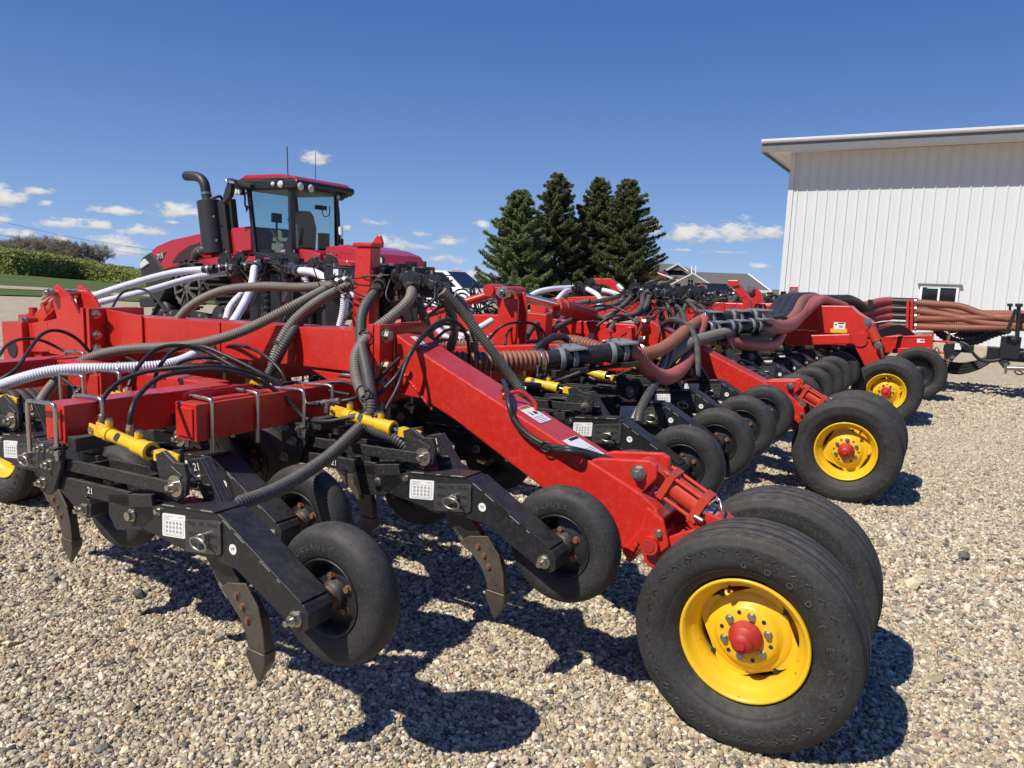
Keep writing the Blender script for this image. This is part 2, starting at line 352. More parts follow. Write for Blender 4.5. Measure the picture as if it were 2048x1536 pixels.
# individual stones lie thick on the yard near the drill
def stones():
    t = (1+5**.5)/2
    ico = np.array([[-1,t,0],[1,t,0],[-1,-t,0],[1,-t,0],[0,-1,t],[0,1,t],[0,-1,-t],[0,1,-t],[t,0,-1],[t,0,1],[-t,0,-1],[-t,0,1]])/math.hypot(1, t)
    fc = np.array([[0,11,5],[0,5,1],[0,1,7],[0,7,10],[0,10,11],[1,5,9],[5,11,4],[11,10,2],[10,7,6],[7,1,8],[3,9,4],[3,4,2],[3,2,6],[3,6,8],[3,8,9],[4,9,5],[2,4,11],[6,2,10],[8,6,7],[9,8,1]])
    # density falls off with distance; wider than the picture on both sides
    P = []
    for y0, y1, step in ((1.6, 3.5, .0115), (3.5, 5.6, .0138), (5.6, 9.0, .0190), (9., 13.5, .031)):
        xs = np.arange(-y1*.78-.5, y1*.78+.5, step); ys = np.arange(y0, y1, step)
        X, Y = np.meshgrid(xs, ys); p = np.stack([X.ravel(), Y.ravel()], 1)+rng.uniform(-.5, .5, (X.size, 2))*step*1.1
        sc = np.full(len(p), step*.66); keep = rng.random(len(p)) < (1 if y0 < 9 else 1-.55*(p[:, 1]-9)/4.5); keep &= np.abs(p[:, 0]) < p[:, 1]*.73+.45; p, sc = p[keep], sc[keep]; P.append(np.column_stack([p, sc]))
    P = np.vstack(P); n = len(P)
    sz = P[:, 2]*np.exp(rng.normal(0, .30, n))*np.where(P[:, 1] > 5.6, .80, 1.); big = rng.random(n) < .006; sz[big] *= rng.uniform(1.4, 2.3, big.sum())
    sc = np.stack([sz*rng.uniform(.9, 1.5, n), sz*rng.uniform(.7, 1.1, n), sz*rng.uniform(.6, .95, n)], 1)
    V = ico[None]*(1+rng.normal(0, .13, (n, 12, 1)))*sc[:, None, :]
    th = rng.uniform(0, 2*pi, n); ti = rng.normal(0, .45, n); tj = rng.normal(0, .45, n)
    x, y, z = V[..., 0].copy(), V[..., 1].copy(), V[..., 2].copy()
    def rot(u, v, a): c, s_ = np.cos(a)[:, None], np.sin(a)[:, None]; return u*c-v*s_, u*s_+v*c
    x, z = rot(x, z, ti); y, z = rot(y, z, tj); x, y = rot(x, y, th)
    V = np.stack([x+P[:, :1], y+P[:, 1:2], z+(sz*rng.uniform(.05, .75, n))[:, None]], -1).reshape(-1, 3)
    Fc = (fc[None]+12*np.arange(n)[:, None, None]).reshape(-1, 3)
    me = bpy.data.meshes.new('gravel_stones'); me.vertices.add(len(V)); me.vertices.foreach_set('co', V.astype(np.float32).ravel())
    me.loops.add(Fc.size); me.polygons.add(len(Fc)); me.loops.foreach_set('vertex_index', Fc.astype(np.int32).ravel())
    me.polygons.foreach_set('loop_start', np.arange(0, Fc.size, 3, dtype=np.int32)); me.polygons.foreach_set('use_smooth', np.zeros(len(Fc), bool)); me.update(calc_edges=True)
    pal = np.array([[.70,.62,.45],[.58,.49,.345],[.80,.73,.57],[.48,.39,.26],[.38,.34,.27],[.21,.195,.17],[.11,.11,.11],[.50,.34,.19],[.54,.46,.35],[.34,.265,.18],[.66,.53,.31]])
    pr = np.array([.17,.19,.08,.14,.11,.08,.055,.03,.09,.05,.025]); pr /= pr.sum()
    c = pal[rng.choice(len(pal), n, p=pr)]*np.array([.90, .885, .86])*np.exp(rng.normal(0, .17, (n, 1)))*np.exp(rng.normal(0, .03, (n, 3)))
    far = np.clip((P[:, 1:2]-4.5)/5, 0, .6); c = c*(1-far)+c.mean(0)*1.04*far
    att = me.attributes.new('stone', 'FLOAT_COLOR', 'POINT'); att.data.foreach_set('color', np.repeat(np.column_stack([np.clip(c, 0, .9), np.ones(n)]), 12, 0).astype(np.float32).ravel())
    m, nt, bs = new_mat('pebbles'); L = nt.links
    at = N(nt, 'ShaderNodeAttribute', attribute_name='stone'); nf = noise(nt, 160, 3, .6)
    L.new(mixc(nt, ramp(nt, nf, [(.35, 0.), (.7, .45)]), at.outputs['Color'], mixc(nt, .5, at.outputs['Color'], (.14, .12, .10))), bs.inputs['Base Color'])
    bs.inputs['Roughness'].default_value = .8; bs.inputs['Specular IOR Level'].default_value = .3; bump(nt, bs, nf, .25, .002)
    me.materials.append(m); o = bpy.data.objects.new('gravel_stones', me); COL.objects.link(o); tag(o, kind='stuff', label='loose beige and grey crushed gravel under the drill', cat='gravel'); return o
stones()
# lawn, farm track and hedge beyond the yard
def ribbon(name, near, far, mat, dz, nseg=30, nw=6, kind='structure'):
    """strip of ground between two lines of measured ground points"""
    near = spline([gpt(*p) for p in near], 1.0); far = spline([gpt(*p) for p in far], 1.0)
    u = np.linspace(0, 1, nseg); g = lambda P: np.stack([np.interp(u, np.linspace(0, 1, len(P)), P[:, i]) for i in range(2)], 1)
    A, B = g(near), g(far); mb = MB(); V = []
    for w in np.linspace(0, 1, nw):
        p = A*(1-w)+B*w; V.append(np.column_stack([p, ground_z(p[:, 0], p[:, 1])+dz]))
    idx = np.arange(nw*nseg).reshape(nw, nseg); q = np.stack([idx[:-1, :-1], idx[:-1, 1:], idx[1:, 1:], idx[1:, :-1]], -1).reshape(-1, 4)
    mb.add(np.vstack(V), q.tolist(), 0, True); o = mb.build(name, mat); tag(o, kind=kind); return o
def grass_mat():
    m, nt, bs = new_mat('lawn'); L = nt.links
    n1 = noise(nt, .35, 5, .6); n2 = noise(nt, 7, 3, .7)
    c = mixc(nt, ramp(nt, n1, [(.3, 0.), (.7, 1.)]), (.075, .115, .034), (.14, .165, .062))
    L.new(mixc(nt, ramp(nt, n2, [(.3, 0.), (.75, .5)]), c, (.045, .075, .02)), bs.inputs['Base Color'])
    bs.inputs['Roughness'].default_value = .9; bs.inputs['Specular IOR Level'].default_value = .1; bump(nt, bs, n2, .8, .05); return m
M['lawn'] = grass_mat()
ribbon('lawn', [(-500, 585), (-200, 588), (0, 592), (150, 597), (330, 606), (480, 612)], [(-500, 520), (-200, 535), (0, 547), (150, 558), (330, 573), (480, 584)], 'lawn', .05, 60, 14)
ribbon('path', [(-500, 572), (-200, 575), (0, 580), (150, 587), (330, 597), (480, 606)], [(-500, 566), (-200, 569), (0, 574), (150, 582), (330, 593), (480, 603)], 'gravel', .08, 60, 5)
# ------------------------------------------------------------------ plants
def leaf_mat(name, c1, c2, sc=3., rough=.75):
    m, nt, bs = new_mat(name); L = nt.links
    n1 = noise(nt, sc, 4, .6); at = N(nt, 'ShaderNodeAttribute', attribute_name='tone')
    c = mixc(nt, ramp(nt, n1, [(.3, 0.), (.7, 1.)]), c1, c2)
    L.new(mixc(nt, mixc(nt, 1., at.outputs['Color'], (.7, .7, .7), 'MULTIPLY'), c, tuple(x*1.7 for x in c2)), bs.inputs['Base Color'])
    bs.inputs['Roughness'].default_value = rough; bs.inputs['Specular IOR Level'].default_value = .2
    tr = nt.nodes.new('ShaderNodeBsdfTranslucent'); mx = N(nt, 'ShaderNodeMixShader'); mx.inputs[0].default_value = .42; L.new(bs.inputs['Base Color'].links[0].from_socket, tr.inputs[0])
    L.new(bs.outputs[0], mx.inputs[1]); L.new(tr.outputs[0], mx.inputs[2]); L.new(mx.outputs[0], nt.nodes['Material Output'].inputs[0]); return m
def leaf_cloud(name, C, size, mat, parent, up=None, asp=2.2, droop=0):
    """many small leaf-sized blades at the points C"""
    n = len(C); sz = size*np.exp(rng.normal(0, .3, n))
    d = rng.normal(0, 1, (n, 3)) if up is None else up+rng.normal(0, .45, (n, 3))
    d[:, 2] -= droop; d /= np.linalg.norm(d, axis=1)[:, None]
    q = rng.normal(0, 1, (n, 3)); s_ = np.cross(d, q); s_ /= np.linalg.norm(s_, axis=1)[:, None]+1e-9
    a = C-d*sz[:, None]*asp*.5; b = C+d*sz[:, None]*asp*.5; w = s_*sz[:, None]*.5
    V = np.stack([a, C+w, b, C-w], 1).reshape(-1, 3); me = bpy.data.meshes.new(name)
    me.vertices.add(4*n); me.vertices.foreach_set('co', V.astype(np.float32).ravel()); me.loops.add(4*n); me.polygons.add(n)
    me.loops.foreach_set('vertex_index', np.arange(4*n, dtype=np.int32)); me.polygons.foreach_set('loop_start', np.arange(0, 4*n, 4, dtype=np.int32)); me.update(calc_edges=True)
    att = me.attributes.new('tone', 'FLOAT_COLOR', 'POINT'); t = np.clip(rng.beta(1.6, 4, n), 0, 1)
    att.data.foreach_set('color', np.repeat(np.column_stack([t, t, t, np.ones(n)]), 4, 0).astype(np.float32).ravel())
    me.materials.append(mat); o = bpy.data.objects.new(name, me); COL.objects.link(o); o.parent = parent; return o
M['bark'] = paint('bark', (.075, .055, .04), .9, 0, .1, bumps=.5, var=.4, sc=5)
SPR = [leaf_mat('spruce_needles', (.072, .086, .042), (.17, .18, .08), 1.3), leaf_mat('green_spruce_needles', (.095, .14, .062), (.22, .27, .11), 1.3)]
def spruce(px, ytop, hw, Y, mat, label, seed):
    g = np.random.default_rng(seed)
    top = aty(px, ytop, Y); gz = float(ground_z(np.array(top[0]), np.array(top[1]))); H = top[2]-gz; Rb = hw*Y/F
    t = empty('spruce_tree', (top[0], top[1], gz)); tag(t, label, 'tree', 'spruce trees behind the drill')
    mb = MB(); mb.cyl((0, 0, 0), (0, 0, H*.97), H*.022, .01, n=9); 
    C = []; U = []; h = .035; lean = g.normal(0, .012, 2)
    while h < .985:
        nw = int(g.integers(5, 8)); a0 = g.uniform(0, 2*pi); sec = .80+.30*g.random()      # one whorl of boughs
        for j in range(nw):
            if g.random() < .10: continue
            z0 = (h+g.normal(0, .006))*H; Rr = Rb*(1-h)**.68*min(1, .72+h*3)*sec*(.80+.48*g.random())+.10
            an = a0+2*pi*j/nw+g.normal(0, .22); dr = np.array([math.cos(an), math.sin(an), 0]); sd = np.array([-dr[1], dr[0], 0])
            sag = (.30-.62*h)*Rr; u = np.linspace(0, 1, 9)[:, None]
            P = np.array([lean[0]*z0, lean[1]*z0, z0])+dr*Rr*u+np.array([0, 0, 1.])*(-sag*np.sin(u*2.4)*.75+.22*Rr*u**3)
            mb.tube(P, np.linspace(.011*H/9+.012*Rr, .004, 9), 4, 0, cap=False)
            k = int(60+220*Rr); uu = g.uniform(.12, 1.02, k)**.75; c = np.stack([np.interp(uu, u[:, 0], P[:, q]) for q in range(3)], 1); wd = .30*Rr*(1.05-uu)+.05
            lat = g.uniform(-1, 1, k)*wd; c = c+sd*lat[:, None]+np.array([0, 0, 1.])*(g.normal(0, .045, k)-.10*np.abs(lat)-.05*g.random(k))[:, None]-dr*(np.abs(lat)*.35)[:, None]
            C.append(c); U.append(dr*.75+sd*np.sign(lat)[:, None]*.6+np.array([0, 0, -.15]))
        h += (.020+.012*g.random())*(1-.35*h)
    C = np.vstack(C); U = np.vstack(U)
    mb.build('trunk', 'bark', t); leaf_cloud('crown', C, .052, mat, t, U, 3.4, .1)
spruce(1040, 380, 92, 47, SPR[1], 'shortest and greenest spruce of the row, nearest the white pickup', 1)
spruce(1117, 347, 84, 50, SPR[0], 'tallest dark spruce, second in the row from the white pickup', 2)
spruce(1193, 357, 82, 51, SPR[0], 'narrow dark spruce between the tallest spruce and the one by the house', 3)
spruce(1262, 358, 92, 49, SPR[0], 'broad dark spruce nearest the grey roofed house', 4)
HED = leaf_mat('hedge_leaves', (.20, .24, .07), (.36, .38, .13), .8)
def hedge():
    base = spline([gpt(-420, 521), gpt(-200, 534), gpt(0, 548), gpt(140, 558), gpt(280, 571), gpt(420, 581)], .25)
    top = [(-420, 478), (-200, 487), (0, 499), (140, 520), (280, 543), (420, 566)]
    bx = [1024+F*((p-CAMP)@CR)/((p-CAMP)@_f) for p in base]; t = empty('hedge', tuple(base[len(base)//2])); C = []
    for p, x in zip(base, bx):
        ty = np.interp(x, [q[0] for q in top], [q[1] for q in top]); tp = aty(x, ty, p[1]); H = max(.8, tp[2]-p[2]); k = 380
        u = rng.random(k)**.8; w = 1.6*(1-.25*u); off = rng.uniform(-1, 1, k)
        hh = H*(1+.10*math.sin(x*.33)+.07*math.sin(x*.9+1))
        C.append(np.column_stack([p[0]+rng.normal(0, .25, k)*1.2, p[1]+off*w+1.5, p[2]+u*hh*(1-.12*off**2)]))
    mb = MB()
    for p in base[::4]: mb.cyl(p-np.array([0, -1.5, .1]), p+np.array([rng.normal(0, .2), 1.5, 1.1]), .03, .015, n=5)
    st = mb.build('stems', 'bark', t, loc=tuple(-np.array(t.location)))
    o = leaf_cloud('foliage', np.vstack(C)-np.array(t.location), .17, HED, t, None, 1.6); tag(t, 'long clipped green hedge along the far side of the lawn', 'hedge')
hedge()
M['twigbark'] = paint('pale_bark', (.19, .165, .13), .9, 0, .1, bumps=.3, var=.3, sc=2)
TW = leaf_mat('bare_twigs', (.20, .17, .12), (.32, .285, .20), 1.)
TW2 = leaf_mat('grey_twigs', (.26, .24, .20), (.44, .41, .34), 1.)
def bare_tree(px, ytop, hw, Y, mat, label, seed, dens=1.0):
    g = np.random.default_rng(seed); top = aty(px, ytop, Y); gz = float(ground_z(np.array(top[0]), np.array(top[1]))); H = top[2]-gz; Rb = hw*Y/F
    t = empty('bare_tree', (top[0], top[1], gz)); tag(t, label, 'tree', 'budding trees behind the hedge'); mb = MB(); C = []; U = []
    def grow(p, d, ln, r, lev):
        e = p+d*ln; mb.cyl(p, e, r, r*.65, n=5, cap=False)
        if lev == 0:
            k = int(11*dens); u = g.random(k)[:, None]; C.append(p+(e-p)*u+g.normal(0, ln*.22, (k, 3))); U.append(np.tile(d, (k, 1))); return
        for _ in range(4 if lev > 1 else 5):
            q = d+g.normal(0, .55, 3)*np.array([1, 1, .6]); q[2] += .18; q /= np.linalg.norm(q); grow(p+(e-p)*g.uniform(.5, 1), q, ln*g.uniform(.62, .82), r*.6, lev-1)
    for s_ in range(3):
        d = np.array([g.normal(0, .35), g.normal(0, .35), 1]); d /= np.linalg.norm(d); grow(np.array([g.normal(0, Rb*.12), 0, 0.]), d, H*.36, H*.012, 4)
    C = np.vstack(C); s_ = np.array([Rb*1.0/np.percentile(np.abs(C[:, 0]), 97), Rb/np.percentile(np.abs(C[:, 1]), 97), H/np.percentile(C[:, 2], 99.7)])
    for i in range(len(mb.v)): mb.v[i] = mb.v[i]*s_
    mb.build('trunk', 'twigbark', t); leaf_cloud('crown', C*s_, .05, mat, t, np.vstack(U), 9)
bare_tree(8, 478, 45, 140, TW, 'leftmost of the brown bare trees behind the hedge', 11)
bare_tree(70, 470, 46, 144, TW, 'widest of the bare brown trees behind the hedge', 12)
bare_tree(118, 478, 40, 141, TW, 'brown bare tree beside the gap in the tree line', 13)
bare_tree(168, 486, 26, 146, TW2, 'pale grey bare tree standing just past the gap', 14, .8)
bare_tree(200, 489, 24, 148, TW2, 'pale grey bare tree nearest the tractor hood', 15, .8)
bare_tree(140, 505, 30, 139, TW, 'low brown bare tree filling the gap over the hedge', 16)
# ------------------------------------------------------------------ white metal shed
def ribbed_metal(name, col):
    return paint(name, col, .38, .1, .04, var=.02, bumps=.02, sc=1.2)
M['cladding'] = ribbed_metal('white_cladding', (.62, .635, .64)); M['trimgrey'] = paint('grey_trim', (.16, .165, .175), .5, 0, .05)
M['soffit'] = ribbed_metal('white_soffit', (.74, .73, .70))
m, nt, bs = new_mat('window_glass'); bs.inputs['Base Color'].default_value = (.012, .015, .018, 1); bs.inputs['Roughness'].default_value = .05; bs.inputs['Specular IOR Level'].default_value = .8; M['winglass'] = m
def shed():
    aw = 27.4; rt = empty('shed', tuple(m2w((-4, aw, 0))), -AZ); tag(rt, 'white ribbed metal shed with overhanging eaves and a sliding window', 'shed')
    o0 = np.array([-4, aw, 0]); P = lambda px, py: ata(px, py, aw)-o0
    c = P(1569, 480); x0 = c[0]; x1 = x0+26; top = P(1585, 306)[2]; base = -.3; dep = 16
    mb = MB(); xs = x0+.16; pts = [(x0, 0)]
    pitch = .3048*1.04; xx = xs+.1
    rib = [(0, 0), (.016, .032), (.040, .032), (.056, 0), (.125, 0), (.134, .005), (.144, 0), (.205, 0), (.214, .005), (.224, 0)]
    prof = [(x0, 0.0), (xs, 0.0)]
    while xx < x1-.4:
        prof += [(xx+a, -h) for a, h in rib]; xx += pitch
    prof.append((x1, 0)); n = len(prof); V = [(x, y, base) for x, y in prof]+[(x, y, top) for x, y in prof]
    mb.add(V, [[i, i+1, n+i+1, n+i] for i in range(n-1)])
    mb.box((x0-.004+.075, -.03, (base+top)/2), (.16, .012, top-base)); mb.box((x0-.012, .06, (base+top)/2), (.012, .19, top-base))
    mb.add([(x0, .02, base), (x0, dep, base), (x0, dep, top), (x0, .02, top)], [[0, 1, 2, 3][::-1]])
    mb.add([(x1, .0, base), (x1, dep, base), (x1, dep, top), (x1, .0, top)], [[0, 1, 2, 3]]); mb.add([(x0, dep, base), (x1, dep, base), (x1, dep, top), (x0, dep, top)], [[0, 1, 2, 3][::-1]])
    for zz in (1.0, 2.1, 3.3, 4.5):
        for i in range(60): mb.cyl((xs+.14+i*pitch, -.004, zz), (xs+.14+i*pitch, -.012, zz), .008, n=6)
    w = mb.build('wall', 'cladding', rt)
    ov = .92; ol = .80; ex0 = x0-ol; ex1 = x1+.8; sl = .0
    # soffit, fascia, gutter and roof
    mb = MB(); mb.box(((ex0+ex1)/2, -ov/2-.005, top+.02), (ex1-ex0, ov, .02)); mb.box((ex0+ol/2, dep/2, top+.02), (ol, dep, .02))
    k = int((ex1-ex0)/.4)
    for i in range(k): mb.box((ex0+.2+i*.4, -ov/2-.005, top+.006), (.02, ov-.02, .012))
    for i in range(3): mb.box((ex0+.13+i*.27, dep/2, top+.006), (.02, dep-.02, .012))
    mb.build('soffit', 'soffit', rt)
    mb = MB(); mb.box(((ex0+ex1)/2, -ov-.02, top+.11), (ex1-ex0, .03, .40)); mb.box((ex0-.012, dep/2-ov/2, top+.11), (.03, dep+ov, .40)); mb.build('fascia', 'trimgrey', rt)
    mb = MB(); gp = [(-ov-.036, top+.19), (-ov-.11, top+.20), (-ov-.14, top+.25), (-ov-.14, top+.315), (-ov-.036, top+.315)]
    mb.prism([(y, z) for y, z in gp], ex0-.02, ex1, 0, 'yz'); mb.build('gutter', 'cladding', rt, .008)
    mb = MB(); mb.add([(ex0-.03, -ov-.04, top+.315), (ex1, -ov-.04, top+.315), (ex1, dep/2, top+1.6), (ex0-.03, dep/2, top+1.6), (ex0-.03, dep+ov, top+.3), (ex1, dep+ov, top+.3)], [[0, 1, 2, 3], [3, 2, 5, 4]])
    mb.build('roof', 'cladding', rt)
    a, b = P(1841, 571), P(1919, 571); z1 = P(1880, 571)[2]; z0 = z1-1.05; wx0, wx1 = a[0], b[0]
    mb = MB(); fw = .07
    mb.box(((wx0+wx1)/2, -.045, z1-fw/2), (wx1-wx0, .07, fw)); mb.box(((wx0+wx1)/2, -.045, z0+fw/2), (wx1-wx0, .07, fw))
    for x in (wx0+fw/2, wx1-fw/2): mb.box((x, -.045, (z0+z1)/2), (fw, .068, z1-z0-2*fw))
    mb.box(((wx0+wx1)/2, -.046, (z0+z1)/2), (.06, .05, z1-z0-2*fw)); mb.box((wx0+.10+(wx1-wx0)/4, -.06, z1-fw-.02), ((wx1-wx0)/2-.2, .02, .03)); 
    win = mb.build('window', 'white', rt, .004)
    mb = MB(); mb.box(((wx0+wx1)/2, -.03, (z0+z1)/2), (wx1-wx0-2*fw, .01, z1-z0-2*fw)); mb.build('pane', 'winglass', win)
    mb = MB(); mb.box(((wx0+wx1)/2, -.07, z1+.03), (wx1-wx0+.16, .12, .035)); mb.build('drip_cap', 'trimgrey', win)
shed()
# ------------------------------------------------------------------ farmhouse behind the spruces
def roof_mat():
    m, nt, bs = new_mat('asphalt_shingles'); L = nt.links; tcn = nt.nodes.new('ShaderNodeTexCoord').outputs['Object']
    br = N(nt, 'ShaderNodeTexBrick', Scale=3.2); br.inputs['Color1'].default_value = (.115, .108, .10, 1); br.inputs['Color2'].default_value = (.15, .14, .13, 1); br.inputs['Mortar'].default_value = (.075, .07, .066, 1); br.inputs['Mortar Size'].default_value = .01
    L.new(tcn, br.inputs['Vector']); n1 = noise(nt, 3, 4); L.new(mixc(nt, mixc(nt, 1, n1, (.6, .6, .6), 'MULTIPLY'), br.outputs[0], (.13, .12, .11)), bs.inputs['Base Color']); bs.inputs['Roughness'].default_value = .9; return m
M['shingle'] = roof_mat(); M['siding'] = paint('white_board_siding', (.78, .78, .77), .6, 0, .05); M['gablegrey'] = paint('grey_metal_roof', (.58, .57, .53), .45, .0, .1)
M['darkred'] = paint('barn_red_siding', (.16, .035, .03), .7, 0, .1)
def house():
    Y = 62.0; g = aty(1390, 580, Y); rt = empty('house', (g[0], Y, 0)); tag(rt, 'grey shingled farmhouse with a small white front gable', 'house')
    P = lambda px, py, dy=0: aty(px, py, Y+dy)-np.array([g[0], Y, 0])
    zg = float(ground_z(np.array(g[0]), np.array(Y)))-.2
    # long main roof running right, seen from the front: eave near, ridge far
    e0, e1 = P(1318, 563), P(1530, 590); r0, r1 = P(1325, 527, 5), P(1531, 549, 5)
    mb = MB(); 
    ez = P(1400, 577)[2]; rz = P(1450, 546, 5)[2]
    X0 = e0[0]-1; X1 = e1[0]
    mb.add([(X0, -.4, ez), (X1+.3, -.4, ez), (X1-.05, 5, rz), (X0, 5, rz), (X0, 10.4, ez), (X1+.3, 10.4, ez)], [[0, 1, 2, 3], [3, 2, 5, 4]])
    # higher left wing roof
    lz = P(1325, 526, 7)[2]; lx = P(1395, 540, 7)[0]; x_l = P(1312, 560, 2)[0]
    mb.add([(x_l-3, 1.5, ez+.2), (lx+1.2, 1.5, ez+.3), (lx-1.6, 7, lz-.1), (x_l+.2, 7, lz), (x_l-3, 12, ez+.2), (lx+1.2, 12, ez+.3)], [[0, 1, 2, 3], [3, 2, 5, 4], [1, 5, 2]])
    d0 = P(1352, 528, 4); mb.prism([(d0[0]-.9, d0[2]-.55), (d0[0], d0[2]), (d0[0]+.9, d0[2]-.55)], 3.4, 6.2, 0)
    ro = mb.build('roof', 'shingle', rt)
    mb = MB(); q = P(1386, 537, 3)
    for dx in (0, .35): mb.cyl((q[0]+dx, 3.4, q[2]-1), (q[0]+dx, 3.4, q[2]+.25), .06, n=8)
    mb.build('vent_pipe', 'white', ro)
    mb = MB(); mb.box(((X0+X1)/2, 5, (ez+zg)/2-.05), (X1-X0-.5, 9.8, ez-zg)); mb.prism([(.3, ez-.1), (9.7, ez-.1), (5, rz-.12)], X1-.45, X1-.25, 0, 'yz'); mb.build('wall', 'siding', rt)
    mb = MB(); mb.beam((X0, -.45, ez-.05), (X1+.3, -.45, ez-.05), .1, .2)
    mb.beam((X1+.33, -.4, ez-.06), (X1-.02, 5, rz-.03), .08, .22, (1, 0, .3)); mb.beam((X1+.33, 10.4, ez-.06), (X1-.02, 5, rz-.03), .08, .22, (1, 0, .3))
    mb.beam((d0[0]-.95, 3.35, d0[2]-.58), (d0[0], 3.35, d0[2]), .1, .14, (0, 1, 0)); mb.beam((d0[0]+.95, 3.35, d0[2]-.58), (d0[0], 3.35, d0[2]), .1, .14, (0, 1, 0))
    mb.beam((x_l-.2, 1.4, lz-.9), (x_l+2.8, 1.3, ez+.25), .1, .16, (0, 1, 0)); mb.build('trim', 'white', rt)
    mb = MB(); mb.box((x_l-.4, 2.2, ez), (2.4, 1.0, 2.6)); mb.build('side_wall', 'darkred', rt)
    # front gable, white with a grey-white roof
    ap = P(1386, 546, -3); gl = P(1346, 573, -3); gr = P(1432, 590, -3); hw = 2.05
    gx, gz_, gb = ap[0], ap[2], P(1340, 577, -3)[2]
    def gyaw(o):           # the gable block is turned a little from the main house
        an = R_(-15); c, s_ = math.cos(an), math.sin(an); px_, py_ = gx, -3.0
        o.rotation_euler = (0, 0, an); o.location = (px_-c*px_+s_*py_, py_-s_*px_-c*py_, 0)
    mb = MB(); mb.prism([(gx-hw, zg), (gx+hw, zg), (gx+hw, gb+.1), (gx, gz_-.12), (gx-hw, gb+.1)], -3, 3.5)
    for i in range(9): mb.box((gx-hw+.2+i*.46, -3.02, (gb+zg)/2-.1), (.05, .035, gb-zg-.1))
    gab = mb.build('front_gable', 'siding', rt)
    mb = MB()
    for s_ in (-1, 1):
        mb.prism([(gx, gz_+.02), (gx+s_*(hw+.45), gb-.16), (gx+s_*(hw+.45), gb-.26), (gx, gz_-.10)], -3.5, 4.5)
    gyaw(mb.build('gable_roof', 'gablegrey', rt))
    mb = MB()
    for s_ in (-1, 1): mb.beam((gx+s_*(hw+.5), -3.53, gb-.22), (gx, -3.53, gz_-.04), .05, .18, (0, 1, 0))
    gyaw(mb.build('bargeboard', 'white', rt))
    gyaw(gab); c = P(1381, 566, -3); mb = MB(); mb.box((c[0], -3.04, c[2]), (.42, .04, .55)); w = mb.build('window', 'winglass', rt); gyaw(w)
    mb = MB()
    for x, z, sx, sz in ((0, .31, .56, .07), (0, -.31, .56, .07), (-.245, 0, .07, .55), (.245, 0, .07, .55), (0, 0, .03, .55), (0, 0, .42, .03)): mb.box((c[0]+x, -3.07-.002*(sx < .1), c[2]+z), (sx, .04, sz))
    mb.build('window_frame', 'white', w)
house()
# ------------------------------------------------------------------ the air drill
OFF = np.array([3.0, -7.0, 0.0]); drill = empty('air_drill', tuple(m2w((-3, 7, 0))), -AZ)
tag(drill, 'long red air seeding drill with black packer arms and yellow wheel rims', 'air drill')
def D(mb, name, mats, bevel=0, parent=None, **k):
    return mb.build(name, mats, drill if parent is None else parent, bevel, loc=tuple(OFF) if parent is None else (0, 0, 0), **k)
def px2(pts, a): return [tuple(ata(x, y, a)[[0, 2]]) for x, y in pts]
# ---- transport wheels
def tyre_mb(R=.40, W=.275, n=72):
    h = W/2; s = [(.222, .26), (.232, .31), (.250, .40), (.262, .425), (.266, .44), (.272, .44), (.276, .46), (.300, .495), (.322, .50), (.345, .49), (.352, .495), (.358, .48), (.376, .45), (.386, .425), (.391, .39)]
    k = R/.40; side = [(r*k, -o*W) for r, o in s]
    tr = []
    for a, b in ((-.36, -.30), (-.27, -.12), (-.09, .09), (.12, .27), (.30, .36)):
        rr = R*(.9925-.03*max(abs(a), abs(b))**2*4); tr += [(rr-.014, a*W-.004), (rr, a*W), (rr, b*W), (rr-.014, b*W+.004)]
    prof = side+tr+[(r, -o) for r, o in side[::-1]]
    mb = MB(); mb.lathe(prof, (0, 0, 0), (0, 1, 0), n, 0); return mb
def diamonds(mb, r, y, n, s=.011, m=0):
    for k in range(n):
        t = 2*pi*k/n; e = np.array([math.cos(t), 0, math.sin(t)]); u = np.array([-math.sin(t), 0, math.cos(t)]); c = e*r+np.array([0, y, 0])
        for w, sg in ((1., 1), (.62, 0)):
            pass
        P = [c+u*s*1.5, c+e*s, c-u*s*1.5, c-e*s]; Q = [c+(p-c)*.6 for p in P]; o = np.array([0, -.0025, 0])
        V = P+Q+[p*.5+q*.5+o for p, q in zip(P, Q)]
        mb.add(V, [[i, (i+1) % 4, 8+(i+1) % 4, 8+i] for i in range(4)]+[[8+i, 8+(i+1) % 4, 4+(i+1) % 4, 4+i] for i in range(4)], m)
def ring_text(mb, txt, r, y, size, t0, step, m=0):
    for i, ch in enumerate(txt):
        if ch == ' ': continue
        t = t0-step*i; e = np.array([math.cos(t), 0, math.sin(t)]); u = np.array([math.sin(t), 0, -math.cos(t)])
        place_text(mb, ch, size, e*r+np.array([0, y, 0]), u, e, m)
TY = tyre_mb(); diamonds(TY, .334, -.1372, 34); ring_text(TY, 'GOODYEAR', .293, -.1376, .030, R_(92), R_(15.5), 1); ring_text(TY, '11L-15', .290, -.1372, .022, R_(-38), R_(5.2), 1)
diamonds(TY, .334, .1372, 34)
RIM = MB()
RIM.lathe([(.226, -.080), (.2265, -.094), (.221, -.099), (.214, -.094), (.206, -.080), (.199, -.058), (.192, -.050), (.178, -.030), (.172, .0), (.174, .03), (.192, .055), (.206, .078), (.2265, .094), (.226, .080)], (0, 0, 0), (0, 1, 0), 64, 0)
def disc_pts(r, flat, n=64):
    P = []
    for i in range(n):
        t = 2*pi*i/n; q = (t+R_(20)) % (pi/2)-pi/4
        P.append((math.cos(t)*min(r, flat/math.cos(q)) if abs(q) < .5 else math.cos(t)*r, math.sin(t)*(min(r, flat/math.cos(q)) if abs(q) < .5 else r)))
    return P
RIM.prism(disc_pts(.1735, .150), -.004, .004, 0)
